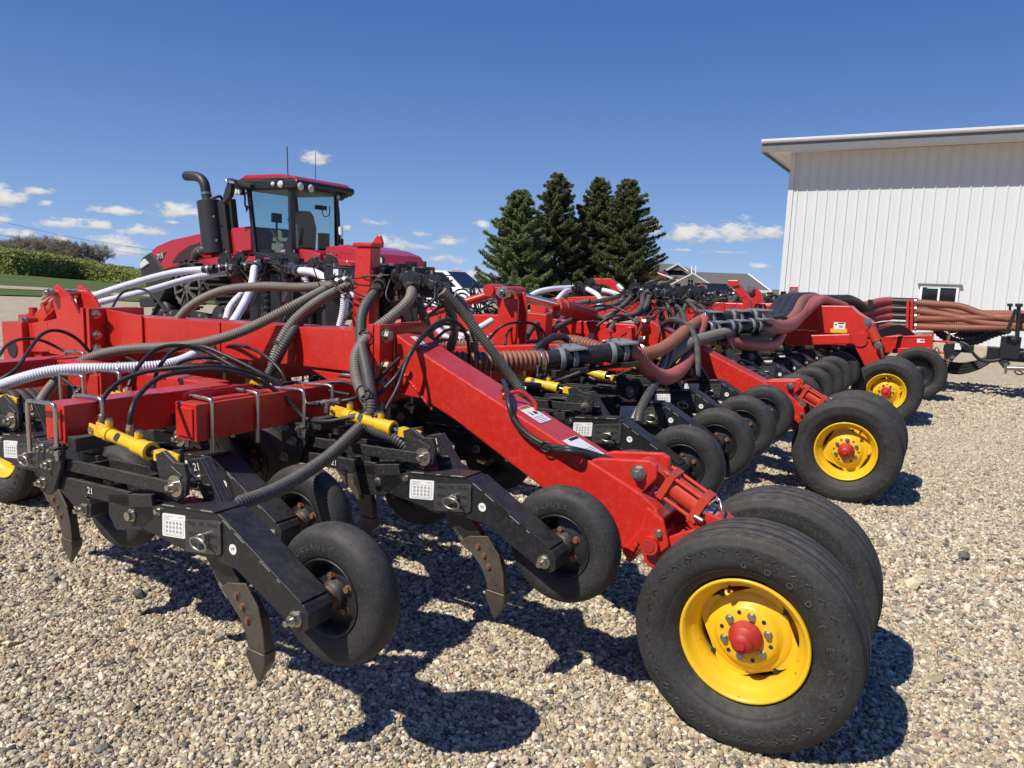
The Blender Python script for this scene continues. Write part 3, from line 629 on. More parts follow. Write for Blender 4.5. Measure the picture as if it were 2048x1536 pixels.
RIM.lathe([(.150, -.004), (.142, -.012), (.128, -.014), (.118, -.020), (.108, -.038), (.098, -.044), (.062, -.046), (.0, -.046)], (0, 0, 0), (0, 1, 0), 48, 0)
for k in range(6):
    t = k*pi/3+.35; RIM.bolt((.079*math.cos(t), -.046, .079*math.sin(t)), (0, -1, 0), .0115, .014, 1)
    t += pi/6; RIM.cyl((.088*math.cos(t), -.040, .088*math.sin(t)), (.088*math.cos(t), -.0465, .088*math.sin(t)), .0075, n=12, m=2)
for k in range(4):
    t = k*pi/2+.72; RIM.box((.158*math.cos(t), -.005, .158*math.sin(t)), (.017, .003, .017), m=2)
RIM.tube(spline([(-.08, -.055, .165), (-.072, -.072, .148), (-.058, -.055, .162)], .006), .006, 8, 0); RIM.cyl((-.07, -.05, .172), (-.066, -.075, .160), .005, n=8, m=2)
HUBM = MB(); HUBM.lathe([(.059, -.044), (.060, -.056), (.057, -.064), (.052, -.070), (.049, -.083), (.046, -.088), (.037, -.092), (.036, -.116), (.031, -.124), (.0, -.126)], (0, 0, 0), (0, 1, 0), 32, 0)
HUBM.cyl((0, -.126, 0), (0, -.133, 0), .018, n=6, smooth=False); HUBM.bolt((.036, -.075, -.028), (.7, -.3, -.6), .004, .008, 1)
wheel_me = {}
def transport_wheel(b, a, z=.40, flip=False, rot=0., hub=True):
    """tyre, yellow rim and red hub of one transport wheel; a is its middle"""
    def mk(key, mb, mats, par, loc):
        if key not in wheel_me:
            o = mb.build(key, mats, par, loc=loc); wheel_me[key] = o.data; return o
        o = bpy.data.objects.new(key, wheel_me[key]); COL.objects.link(o); o.parent = par; o.location = loc; return o
    w = mk('wheel', TY, ['rubber', 'worn_lit'], drill, tuple(OFF+np.array([b, a, z]))); w.rotation_euler = (0, rot, pi if flip else 0)
    r = mk('rim', RIM, ['yellow', 'steel', 'ink'], w, (0, 0, 0))
    if hub: mk('hub', HUBM, ['hub', 'steel'], w, (0, 0, 0))
for i, (b, a) in enumerate(((-.50, 2.64), (-.565, 6.20), (-.55, 10.12))):
    transport_wheel(b, a, rot=(0, .9, .4)[i]); transport_wheel(b, a+.54, flip=True)
transport_wheel(-5.36, 2.58, rot=.3); transport_wheel(-5.36, 3.12, flip=True)
wb = TY.build('wheel', ['rubber', 'worn_lit'], drill, loc=tuple(OFF+np.array([-.30, 12.75, .40]))); mb = MB(); mb.lathe([(.226, -.09), (.21, -.06), (.18, .0), (.05, .0), (.05, -.06), (0, -.06)], (0, 0, 0), (0, 1, 0), 40); mb.build('rim', 'black', wb)
# ---- opener row units: one of them built, the others copied
STR = [(-.605, .985), (-.540, 1.0), (-.385, .80), (-.49, .80)]
def opener_meshes():
    q = {}
    mb = MB()      # carrier: clamp, parallel links, rear head
    br = [(-1.292, .972), (-1.13, .985), (-1.128, .955), (-1.148, .895), (-1.20, .80), (-1.24, .775), (-1.29, .785)]
    for y in (-.022, .118): mb.prism(br, y, y+.014)
    mb.box((-1.215, .055, .965), (.15, .14, .012)); mb.box((-1.10, .07, .985), (.05, .15, .05)); mb.box((-1.245, .055, .84), (.05, .13, .05))
    for x, z, r in ((-1.262, .952, .013), (-1.172, .960, .013), (-1.218, .897, .016), (-1.268, .82, .016)): mb.bolt((x, -.022, z), (0, -1, 0), r, .018, 1, .012)
    for y in (-.002, .088): mb.beam((-1.21, y+.012, .897), (-.56, y+.012, .918), .014, .042)
    for y in (-.004, .092): mb.beam((-1.268, y+.012, .822), (-.78, y+.012, .838), .016, .052)
    for x in (-1.1, -.95, -.82, -.72): mb.box((x, .055, .825), (.016, .09, .05))
    for x in (-1.05, -.75): mb.box((x, .055, .903), (.016, .09, .03))
    mb.prism([(-.655, 1.012), (-.615, 1.03), (-.555, 1.0), (-.51, 1.002), (-.495, .96), (-.505, .90), (-.55, .872), (-.61, .885), (-.64, .94)], .018, .034); mb.prism([(-.655, 1.015), (-.61, 1.025), (-.60, .96), (-.61, .885), (-.64, .94)], .078, .092)
    mb.prism([(-.60, .985), (-.57, .988), (-.515, .965), (-.525, .95), (-.565, .962)], .0145, .0175, 2)
    mb.prism(STR, .102, .114); mb.prism(STR, .135, .147); mb.prism([STR[1], STR[2], (STR[2][0]-.012, STR[2][1]), (STR[1][0]-.012, STR[1][1])], .114, .135)
    mb.prism([(-.90, .838), (-.66, .878), (-.645, .80), (-.725, .742), (-.86, .715), (-.90, .76)], .0, .018); mb.prism([(-.90, .838), (-.66, .878), (-.645, .80), (-.725, .742), (-.86, .715), (-.90, .76)], .095, .113)
    mb.box((-.78, .056, .745), (.17, .08, .03)); mb.box((-.89, .056, .79), (.016, .08, .08)); mb.prism([(-.83, .85), (-.64, .88), (-.52, .80), (-.45, .72), (-.60, .70), (-.70, .77)], .04, .072)
    mb.bolt((-.548, .018, .925), (0, -1, 0), .019, .022, 1, .016); mb.bolt((-.550, .102, .930), (0, -1, 0), .013, .018, 1, .014); mb.cyl((-.548, .0185, .925), (-.548, .010, .925), .036, n=24, m=1)
    for x in (-.62,): mb.bolt((x, .0, .83), (0, -1, 0), .010, .014, 1)
    place_text(mb, '21', .036, (-.558, .1012, .968), (1, 0, .25), (-.3, 0, 1), 3); place_text(mb, '21', .034, (-1.00, -.0005-.004, .831), (1, 0, .03), (0, 0, 1), 3)
    for i in range(5): place_text(mb, '8CMA'[i % 3:], .012, (-.505+.014*i, .1012, .915-.022*i), (.95, 0, .2), (-.2, 0, 1), 4)
    for y in (.055-.085, .055+.085):       # U bolts over the frame tube
        P = [(-1.148, y, .93), (-1.148, y, 1.105), (-1.158, y, 1.124), (-1.178, y, 1.128), (-1.30, y, 1.122), (-1.322, y, 1.118), (-1.330, y, 1.10), (-1.330, y, .93)]
        mb.tube(spline(P, .012), .0085, 8, 1); mb.bolt((-1.148, y, .965), (0, 0, -1), .013, .022, 1, .02); mb.box((-1.148, y, .968), (.03, .04, .01))
    q['row_opener'] = (mb, ['casting', 'steel', 'ink', 'decal', 'greyink'], .003)
    mb = MB()      # packer arm
    arm = [(-.784, .80), (-.765, .818), (-.735, .822), (-.60, .852), (-.323, .878), (.041, .672), (.056, .655), (.053, .607), (.035, .592), (-.016, .602), (-.248, .718), (-.37, .726), (-.477, .722), (-.737, .757), (-.780, .768)]
    mb.prism(arm, .0, .10)
    mb.prism([(-.60, .853), (-.335, .878), (-.335, .8835), (-.60, .8585)], -.004, .104); mb.beam((-.31, .05, .8745), (.03, .05, .6815), .108, .006)
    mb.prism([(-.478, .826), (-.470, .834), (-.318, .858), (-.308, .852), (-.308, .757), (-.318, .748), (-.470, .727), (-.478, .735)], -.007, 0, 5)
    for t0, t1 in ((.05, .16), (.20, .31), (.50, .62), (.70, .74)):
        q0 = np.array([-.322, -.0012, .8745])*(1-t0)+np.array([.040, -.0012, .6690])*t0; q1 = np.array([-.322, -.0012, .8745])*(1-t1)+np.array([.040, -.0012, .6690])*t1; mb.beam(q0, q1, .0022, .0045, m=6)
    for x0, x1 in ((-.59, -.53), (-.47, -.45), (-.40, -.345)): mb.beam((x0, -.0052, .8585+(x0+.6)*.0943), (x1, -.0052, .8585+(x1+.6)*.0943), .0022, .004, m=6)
    for r_ in range(3):
        for x0, x1 in ((-.462, -.425), (-.408, -.388), (-.368, -.325)):
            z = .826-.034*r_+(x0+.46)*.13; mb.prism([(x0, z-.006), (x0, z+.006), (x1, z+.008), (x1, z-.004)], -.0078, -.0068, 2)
    mb.bolt((-.766, .0, .788), (0, -1, 0), .0165, .020, 1); mb.bolt((.008, .0, .628), (0, -1, 0), .0185, .022, 1, .022)
    mb.cyl((-.375, -.007, .798), (-.375, -.026, .798), .016, n=16, m=1); mb.cyl((-.388, -.026, .80), (-.388, -.034, .80), .007, n=10, m=1)
    rg = [(-.393+.037*math.cos(t)+.012, -.032-.004*math.sin(t), .778+.022*math.sin(t)) for t in np.linspace(0, 2*pi, 25)]
    mb.tube(np.array(rg), .0042, 8, 1); mb.cyl((-.26, 0, .779), (-.26, -.0012, .779), .0165, n=24, m=3)
    place_text(mb, 'VF', .017, (-.26, -.0018, .7795), (1, 0, .05), (0, 0, 1), 2)
    mb.cyl((.0, .10, .64), (.0, .175, .64), .036, .036, n=20, m=4); mb.cyl((.0, .102, .64), (.0, .108, .64), .040, n=20, m=1)
    q['packer_arm'] = (mb, ['black', 'steel', 'ink', 'decal', 'rust', 'slot', 'edge_strip'], .004)
    mb = MB(); d0 = np.array([-.542, -.0010, .7965]); ex = np.array([.1165, 0, .013]); ez = np.array([.003, 0, .078])
    def quad(u0, v0, u1, v1, m, y): mb.add([d0+ex*u+ez*v+np.array([0, y, 0]) for u, v in ((u0, v0), (u1, v0), (u1, v1), (u0, v1))], [[0, 1, 2, 3]], m)
    mb.prism([tuple((d0+ex*u+ez*v)[[0, 2]]) for u, v in ((-.5, -.46), (-.46, -.5), (.46, -.5), (.5, -.46), (.5, .46), (.46, .5), (-.46, .5), (-.5, .46))], .0, -.0012)
    for u0, v0, u1, v1 in ((-.42, .37, -.05, .40), (.2, .37, .42, .40), (-.42, .29, -.2, .315), (-.4, -.44, .4, -.425), (-.42, .24, .42, .25), (-.42, -.38, .42, -.37), (-.42, -.38, -.41, .24), (.41, -.38, .42, .24)): quad(u0, v0, u1, v1, 1, -.0008)
    for i in range(5):
        for j in range(3):
            u, v = -.30+.15*i, -.25+.18*j; c = d0+ex*u+ez*v+np.array([0, -.0008, 0]); mb.lathe([(.0058, 0), (.0040, 0)], c, (0, 1, 0), 12, 2)
            mb.add([c+np.array([sx*.0025, 0, sz*.0025]) for sx, sz in ((-1, -1), (1, -1), (1, 1), (-1, 1))], [[0, 1, 2, 3]], 2)
    q['settings_decal'] = (mb, ['decal', 'greyink', 'greyink'], 0)
    mb = MB(); R = .225; c = (0, .180, .64)   # packer wheel
    pr = [(.120, -.040), (.125, -.048), (.140, -.056), (.160, -.0595), (.172, -.0602), (.190, -.058), (.207, -.050), (.218, -.035), (.2240, -.014), (.225, 0)]
    mb.lathe(pr+[(r, -o) for r, o in pr[::-1][1:]], c, (0, 1, 0), 56, 0)
    ring_text(mb, 'BOURGAULT', .163, -.0610+.180, .026, R_(150), R_(8.6), 1)
    for v in mb.v[1:]: v[:, 2] += .64
    q['packer_tyre'] = (mb, ['softrubber', 'worn_lit'], 0); mb = MB()
    mb.lathe([(.124, -.047), (.126, -.053), (.121, -.055), (.114, -.040), (.104, -.030), (.102, .0), (.104, .03), (.124, .05)], c, (0, 1, 0), 48, 1)
    mb.lathe([(.102, -.004), (.086, -.006), (.078, -.012), (.0, -.012)], c, (0, 1, 0), 40, 1); mb.lathe([(.05, -.012), (.045, -.03), (.038, -.04), (.0, -.04)], c, (0, 1, 0), 28, 3)
    for i in range(5):
        t = i*2*pi/5+.5; mb.bolt((.062*math.cos(t), .168, .64+.062*math.sin(t)), (0, -1, 0), .0105, .013, 2)
    q['packer_rim'] = (mb, ['softrubber', 'black', 'rust', 'casting'], 0)
    mb = MB()
    mb.prism([(-.56, .80), (-.42, .80), (-.30, .66), (-.27, .60), (-.36, .60), (-.46, .70)], .048, .078, 1)
    mb.prism([(-.378, .612), (-.345, .635), (-.262, .652), (-.205, .585), (-.186, .52), (-.178, .44), (-.255, .445), (-.262, .48), (-.29, .53)], .044, .052); mb.prism([(-.262, .62), (-.20, .55), (-.178, .44), (-.215, .44), (-.225, .52)], .052, .084)
    V = [(-.255, .040, .442), (-.176, .040, .438), (-.176, .092, .438), (-.255, .092, .442), (-.262, .044, .41), (-.178, .044, .40), (-.178, .088, .40), (-.262, .088, .41), (-.232, .060, .325), (-.222, .060, .325), (-.222, .072, .325), (-.232, .072, .325)]
    mb.add(V, [[0, 1, 5, 4], [1, 2, 6, 5], [2, 3, 7, 6], [3, 0, 4, 7], [4, 5, 9, 8], [5, 6, 10, 9], [6, 7, 11, 10], [7, 4, 8, 11], [3, 2, 1, 0], [8, 9, 10, 11]], 2)
    for x, z in ((-.30, .605), (-.272, .575), (-.25, .535)): mb.bolt((x, .044, z), (0, -1, 0), .009, .010, 3)
    q['shank'] = (mb, ['wornsteel', 'black', 'wornsteel', 'rust'], .002)
    mb = MB(); mb.tube(spline([(-.49, .10, .80), (-.48, .095, .76), (-.47, .09, .72), (-.44, .085, .67), (-.365, .072, .60)], .0035), .027, 12, 0, rib=1, mg=1, depth=.14); mb.cyl((-.385, .076, .622), (-.35, .068, .585), .029, .022, n=14, m=2)
    q['seed_tube'] = (mb, ['darkhose', 'darkgroove', 'steel'], 0)
    mb = MB(); p0 = np.array([-1.045, .055, 1.040]); p1 = np.array([-.628, .055, .993]); d = (p1-p0)/np.linalg.norm(p1-p0); at = lambda t: p0+d*t; up = np.array([-d[2], 0, d[0]])
    for y in (-.013, .013): mb.beam(at(-.02)+[0, y, 0], at(.055)+[0, y, 0], .008, .038)
    mb.cyl(at(0)+[0, -.026, 0], at(0)+[0, .026, 0], .010, n=12, m=1); mb.cyl(at(.045), at(.068), .020, .026, n=20); mb.cyl(at(.068), at(.25), .0225, n=22); mb.cyl(at(.068), at(.09), .027, n=22); mb.cyl(at(.235), at(.30), .0285, n=22); mb.cyl(at(.30), at(.315), .032, n=22); mb.cyl(at(.315), at(.318), .020, n=20, m=2)
    mb.cyl(at(.31), at(.37), .0105, n=16, m=3); mb.beam(at(.352), at(.40), .034, .036); 
    for y in (-.014, .014): mb.beam(at(.39)+[0, y, 0], at(.445)+[0, y, 0], .009, .040)
    mb.cyl(at(.42)+[0, -.03, 0], at(.42)+[0, .03, 0], .012, n=14, m=1); mb.tube(spline([at(.42)+[0, -.03, .008], at(.425)+[0, -.031, -.02], at(.42)+[0, -.03, -.036]], .006), .0025, 6, 1)
    for t in (.075, .245): mb.cyl(at(t), at(t)+up*.048, .0135, n=16); mb.cyl(at(t)+up*.048, at(t)+up*.056, .012, n=6, m=1, smooth=False)
    c = at(.14)+up*.018-np.array([0, .0145, 0]); mb.lathe([(.015, 0), (.0, 0)], at(.15)+up*.012-np.array([0, .0197, 0]), (0, 1, -.6), 18, 4)
    q['hydraulic_cylinder'] = (mb, ['yellow', 'steel', 'ink', 'chrome', 'ink'], .002)
    return q
OM = opener_meshes(); proto = None
def copy_part(o, parent, loc=None):
    c = o.copy(); COL.objects.link(c); c.parent = parent
    if loc is not None: c.location = loc
    for ch in kids(o): copy_part(ch, c)
    return c
def opener(hb, a, dz=0, skip=()):
    global proto
    loc = tuple(OFF+np.array([hb, a, dz]))
    if proto is None:
        mb, mats, bv = OM['row_opener']; proto = mb.build('row_opener', mats, drill, bv, 1, loc)
        for k in ('packer_arm', 'packer_tyre', 'packer_rim', 'shank', 'seed_tube', 'hydraulic_cylinder'):
            mb, mats, bv = OM[k]; o = mb.build(k, mats, proto, bv, 1)
        mb, mats, bv = OM['settings_decal']; mb.build('settings_decal', mats, proto)
        return proto
    return copy_part(proto, drill, loc)
bpy.context.view_layer.update()
R1 = [-1.19]; opener(-1.553, 1.47)
for a in (2.28, 3.02, 3.77, 4.47, 5.13, 5.83): opener(-1.165, a)
for i, a in enumerate((6.85, 7.55, 8.25, 8.95, 9.65, 10.9, 11.6, 12.3, 13.0, 13.7, 14.4, 15.1)): opener(-1.10+.01*i, a)
for a in (1.91, 2.66, 3.4, 4.15, 4.9, 5.6, 6.5, 7.3): opener(-2.14, a)
opener(-2.98, 1.68)
for a in (2.40, 3.14): opener(-2.98, a)
# ---- frame
def arm_section(b0, a0, z0):
    """gooseneck from the frame back to one pair of transport wheels"""
    g = lambda P: [(x+b0, z+z0) for x, z in P]
    mb = MB(); mb.prism(g([(-2.205, 1.352), (-2.02, 1.262), (-.963, .806), (-.894, .757), (-.99, .541), (-1.853, .984), (-2.036, 1.061), (-2.205, 1.070)]), a0, a0+.20)
    ear = g([(-1.20, .905), (-1.16, .92), (-.945, .945), (-.914, .930), (-.912, .875), (-.975, .800), (-1.06, .845)])
    for y in (a0+.012, a0+.165): mb.prism(ear, y, y+.022)
    mb.prism(g([(-.90, .765), (-.87, .72), (-.99, .52), (-1.03, .56)]), a0-.012, a0+.212)          # welded end plate
    mb.prism(g([(-.93, .77), (-.86, .73), (-.83, .63), (-.88, .575), (-.97, .62)]), a0-.028, a0-.013); mb.prism(g([(-.93, .77), (-.86, .73), (-.83, .63), (-.88, .575), (-.97, .62)]), a0+.213, a0+.228)
    mb.beam((b0-1.9, a0-.004, 1.172+z0), (b0-2.03, a0-.004, 1.065+z0), .006, .006) if False else None
    o = D(mb, 'gooseneck_arm', ['red'], .008)
    mb = MB(); mb.bolt((-.986+b0, a0+.010, .889+z0), (0, -1, 0), .024, .03, 0, .012); D(mb, 'pin_bolt', 'steel', 0, o); mb = MB(); mb.bolt((b0-.875, a0-.03, .675+z0), (0, -1, 0), .012, .016); D(mb, 'bolt', 'steel', 0, o); mb = MB(); mb.cyl((b0-.905, a0-.05, .622+z0), (b0-.905, a0+.25, .622+z0), .036, n=24, m=1); mb.cyl((b0-.905, a0-.053, .622+z0), (b0-.905, a0-.05, .622+z0), .024, n=20, m=2)
    mb.bolt((b0-.875, a0-.03, .675+z0), (0, -1, 0), .012, .016) if False else None; D(mb, 'pin', ['steel', 'red', 'hub'], .002, o)
    # swing link and axle between the wheels
    mb = MB()
    lk = g([(-.955, .60), (-.93, .535), (-.87, .50), (-.55, .34), (-.43, .37), (-.45, .45), (-.62, .68), (-.68, .735), (-.77, .70)])
    for y in (a0-.010, a0+.185): mb.prism(lk, y, y+.025)
    mb.beam((b0-.86, a0+.10, .60+z0), (b0-.52, a0+.10, .42+z0), .17, .12); mb.prism(g([(-.80, .72), (-.68, .745), (-.64, .70), (-.72, .63)]), a0+.05, a0+.16)
    mb.cyl((b0-.50, a0-.09, .40), (b0-.50, a0+.42, .40), .045, n=20); mb.prism(g([(-.72, .77), (-.655, .755), (-.62, .70), (-.67, .66), (-.73, .70)]), a0+.045, a0+.065); mb.prism(g([(-.72, .77), (-.655, .755), (-.62, .70), (-.67, .66), (-.73, .70)]), a0+.135, a0+.155)
    s = D(mb, 'swing_link', ['red'], .006)
    # lift cylinder
    p0 = np.array([b0-.985, a0+.10, .893+z0]); p1 = np.array([b0-.655, a0+.10, .722+z0]); d = (p1-p0)/np.linalg.norm(p1-p0); at = lambda t: p0+d*t; up = np.cross(d, [0, 1, 0]); up *= np.sign(up[2])
    mb = MB(); Rm = np.array([d, [0, 1, 0], up]).T
    mb.box(at(.05), (.11, .05, .07), Rm); mb.box(at(.112), (.03, .115, .115), Rm); mb.cyl(at(.11), at(.262), .047, n=26); mb.box(at(.262), (.034, .115, .115), Rm)
    for sy in (-1, 1):
        for su in (-1, 1):
            q = np.array([0, sy*.046, 0])+up*su*.046; mb.cyl(at(.075)+q, at(.29)+q, .0085, n=8); mb.bolt(at(.278)+q, d, .011, .012); mb.bolt(at(.098)+q, -d, .011, .012)
    mb.cyl(at(.275), at(.335), .026, n=18, m=1); mb.cyl(at(.282), at(.312), .040, n=18, m=2); mb.box(at(.365), (.07, .062, .066), Rm); mb.cyl(at(.372)-np.array([0, .06, 0]), at(.372)+np.array([0, .06, 0]), .016, n=12, m=2)
    hs = [at(.285)+up*.045+[0, -.045, 0], at(.30)+up*.075+[0, -.02, 0], at(.33)+up*.06+[0, -.045, 0], at(.36)+up*.03+[0, -.05, 0]]; mb.tube(spline(hs, .01), .0045, 6, 2)
    mb.cyl(at(.255)+[0, -.06, -.03], at(.295)+[0, -.07, -.02], .012, n=10, m=2); mb.cyl(at(.0)-np.array([0, .03, 0]), at(.0)+np.array([0, .03, 0]), .038, n=20)
    D(mb, 'lift_cylinder', ['red2', 'grey', 'steel'], .003)
    return o
g1 = arm_section(0, 2.72, 0); g2 = arm_section(-.055, 6.30, -.06)
# seams, decals and straps on the near gooseneck
def on_top(b, y, u=0):     # point on the sloping top of the near gooseneck
    t = (b+2.02)/(2.02-.963); z = 1.262+(.806-1.262)*t; return np.array([b, 2.72+y, z])
tv = np.array([1.057, 0, -.456]); tv /= np.linalg.norm(tv); tn = np.array([.456, 0, 1.057])/np.linalg.norm([.456, 1.057]); ta = np.array([0, 1., 0])
mb = MB()
def top_decal(b, y, ln, wd, kind):
    c = on_top(b, y)+tn*.0018; P = lambda u, v, h=0: c+tv*u+ta*v+tn*h
    def quad(u0, u1, v0, v1, m, h): mb.add([P(u0, v0, h), P(u1, v0, h), P(u1, v1, h), P(u0, v1, h)], [[0, 1, 2, 3]], m)
    quad(-ln/2, ln/2, -wd/2, wd/2, 0, 0)
    if kind == 'warn':
        quad(-ln/2+.002, -ln/2+.022, -wd/2+.002, wd/2-.002, 1, .0006); place_text(mb, 'WARNING', .014, P(-ln/2+.012, 0, .001), ta, -tv, 2)
        mb.add([P(-.028, -.02, .0008), P(.005, -.012, .0008), P(.010, -.028, .0008)], [[0, 1, 2]], 2); mb.add([P(-.02, .012, .0008), P(.004, .0, .0008), P(.008, .03, .0008), P(-.01, .032, .0008)], [[0, 1, 2, 3]], 2)
        for i in range(5): quad(.022+.011*i, .026+.011*i, -wd/2+.008, wd/2-.012-(i % 2)*.012, 3, .0006)
    else:
        quad(-ln/2+.003, -ln/2+.02, -.02, wd/2-.003, 2, .0006); mb.add([P(.0, -.03, .0008), P(.03, -.028, .0008), P(.015, .01, .0008)], [[0, 1, 2]], 3)
        for i in range(4): quad(.012+.012*i, .016+.012*i, .0, wd/2-.01, 3, .0006)
top_decal(-1.515, .105, .13, .105, 'warn'); top_decal(-1.262, .085, .15, .13, 'arrow')
c = np.array([-2.115, 2.80, 1.352-.04]); 
D(mb, 'warning_decal', ['decal', 'orange', 'ink', 'greyink'], 0, g1)
mb = MB(); tp = lambda b: 1.352+(1.262-1.352)*(b+2.205)/.185
mb.add([(-2.17, 2.785, tp(-2.17)+.002), (-2.09, 2.785, tp(-2.09)+.002), (-2.09, 2.825, tp(-2.09)+.002), (-2.17, 2.825, tp(-2.17)+.002)], [[0, 1, 2, 3]]); mb.add([(-2.15, 2.798, tp(-2.15)+.003), (-2.11, 2.798, tp(-2.11)+.003), (-2.11, 2.808, tp(-2.11)+.003), (-2.15, 2.808, tp(-2.15)+.003)], [[0, 1, 2, 3]], 1)
D(mb, 'white_marker', ['decal', 'ink'], 0, g1)
mb = MB()      # bent guard hooks on the arm
for b in (-1.60,):
    P = [on_top(b-.05, .06)+tn*.0, on_top(b-.05, .06)+tn*.02, on_top(b-.01, .12)+tn*.05, on_top(b+.05, .15)+tn*.03, on_top(b+.07, .15)+tn*.0]; mb.tube(spline(P, .01), .009, 8)
D(mb, 'hose_hook', ['red'], 0, g1)
wj = np.random.default_rng(5)
for P, r_ in (([(-2.20, 2.717, 1.215), (-1.985, 2.717, 1.02)], .006), ([(-1.185, 2.728, .885), (-.97, 2.728, .80)], .006), ([(-.905, 2.707, .752), (-1.0, 2.707, .53)], .009), ([(-2.208, 2.717, 1.345), (-2.208, 2.717, 1.075)], .006)):
    mb = MB(); Q = spline(P, .006); mb.tube(Q, r_*wj.uniform(.75, 1.25, len(Q)), 7); D(mb, 'weld_seam', ['red'], 0, g1)

mb = MB()      # fore-and-aft main tube of the near wing with bolted flanges
mb.prism([(-4.50, 1.125), (-4.50, 1.305), (-2.30, 1.355), (-2.30, 1.150)], 2.72, 2.92)
mb.box((-2.272, 2.80, 1.215), (.034, .36, .36)); mb.box((-2.232, 2.80, 1.215), (.034, .36, .36)); mb.prism([(-2.33, 1.05), (-2.33, 1.13), (-2.75, 1.13), (-2.62, 1.08), (-2.45, 1.04)], 2.73, 2.91)
mb.prism([(-2.30, 1.352), (-2.30, 1.15), (-2.52, 1.15), (-2.52, 1.352)], 2.712, 2.719); mb.prism([(-3.42, 1.33), (-3.42, 1.12), (-3.44, 1.12), (-3.44, 1.33)], 2.712, 2.719)
mb.box((-4.47, 2.78, 1.22), (.03, .36, .26)); mb.box((-4.53, 2.78, 1.22), (.03, .36, .26)); mb.prism([(-4.455, 1.345), (-4.455, 1.12), (-4.10, 1.125), (-4.10, 1.325)], 2.705, 2.718)
mb.prism([(-4.51, 1.25), (-4.75, 1.30), (-5.10, 1.235), (-5.10, 1.02), (-4.51, 1.00)], 2.70, 2.90); mb.prism([(-5.10, 1.235), (-5.10, 1.03), (-5.32, 1.01), (-5.34, 1.20)], 2.70, 2.90)
o = D(mb, 'main_tube', ['red'], .008)
mb = MB()
for y, z in ((2.66, 1.345), (2.66, 1.205), (2.66, 1.13)): mb.bolt((-2.215, y, z), (1, 0, 0), .024, .03); mb.bolt((-2.289, y, z), (-1, 0, 0), .02, .02, 0, .02)
for z in (1.315, 1.19, 1.11): mb.bolt((-4.455, 2.64, z), (1, 0, 0), .022, .028, 0, .02)
D(mb, 'flange_bolts', ['steel'], 0, o)
# front wheel arm with its lift cylinder
mb = MB(); a0 = 2.72
mb.prism([(-5.34, 1.21), (-5.34, .95), (-5.60, .93), (-5.60, 1.20)], 2.66, 2.94); mb.cyl((-5.47, 2.655, 1.02), (-5.47, 2.945, 1.02), .06, n=24, m=1); mb.cyl((-5.46, 2.80, 1.20), (-5.46, 2.80, 1.25), .09, n=24); mb.bolt((-5.46, 2.80, 1.25), (0, 0, 1), .03, .05)
for y in (2.71, 2.86): mb.prism([(-4.75, 1.29), (-4.84, 1.40), (-4.99, 1.475), (-5.03, 1.46), (-5.05, 1.39), (-5.00, 1.22)], y, y+.022)
mb.beam((-5.30, 2.80, 1.1), (-5.30, 2.80, .42), .16, .14, (1, 0, 0)); mb.cyl((-5.36, 2.55, .40), (-5.36, 3.2, .40), .045, n=16)
o = D(mb, 'front_arm', ['red', 'ink'], .006)
mb = MB(); p0 = np.array([-5.0, 2.80, 1.42]); p1 = np.array([-5.40, 2.80, 1.20]); d = (p1-p0)/np.linalg.norm(p1-p0); at = lambda t: p0+d*t; up = np.cross(d, [0, -1, 0]); up *= np.sign(up[2]); Rm = np.array([d, [0, 1, 0], up]).T
mb.box(at(.05), (.08, .05, .06), Rm); mb.box(at(.10), (.03, .11, .11), Rm); mb.cyl(at(.1), at(.25), .045, n=24); mb.box(at(.26), (.03, .11, .11), Rm); mb.cyl(at(.26), at(.40), .026, n=14); mb.box(at(.36), (.10, .07, .09), Rm)
for sy in (-1, 1):
    for su in (-1, 1): q = np.array([0, sy*.043, 0])+up*su*.043; mb.cyl(at(.08)+q, at(.29)+q, .008, n=8)
mb.bolt(at(.0)-[0, .12, 0], (0, -1, 0), .026, .035, 1, .01); mb.bolt(at(.42)-[0, .10, 0], (0, -1, 0), .022, .03, 1); mb.cyl(at(0)-[0, .12, 0], at(0)+[0, .13, 0], .018, n=12, m=1); mb.cyl(at(.42)-[0, .1, 0], at(.42)+[0, .1, 0], .03, n=14)
mb.cyl(at(.10)+up*.06-[0, .05, 0], at(.17)+up*.04-[0, .09, 0], .012, n=10, m=1)
D(mb, 'lift_cylinder', ['red2', 'steel'], .003)
# rank tubes across the drill
def rank(name, b, a0, a1, z=1.04, w=.125, h=.145, cap=True):
    mb = MB(); mb.box((b, (a0+a1)/2, z), (w, a1-a0, h)); 
    if cap: mb.box((b, a0-.004, z), (w-.03, .008, h-.03))
    return D(mb, name, ['red'], .008)
rank('rank_tube', -2.80, 1.49, 2.22); rank('rank_tube', -2.475, 1.80, 4.35); rank('rank_tube', -3.50, 2.05, 4.35); rank('rank_tube', -4.15, 1.70, 4.35)
mb = MB(); mb.prism([(-4.10, .975), (-4.10, 1.105), (-2.86, 1.105), (-2.86, .975)], 2.20, 2.32); mb.prism([(-2.86, .975), (-2.86, 1.105), (-2.53, 1.105), (-2.53, .975)], 2.12, 2.24)
mb.prism([(-2.735, .98), (-2.735, 1.108), (-2.54, 1.108), (-2.54, .98)], 2.0, 2.12)
mb.box((-2.46, 2.02, 1.115), (.05, .30, .012)); mb.box((-2.53, 2.0, 1.12), (.012, .34, .05))
D(mb, 'side_rail', ['red'], .008)
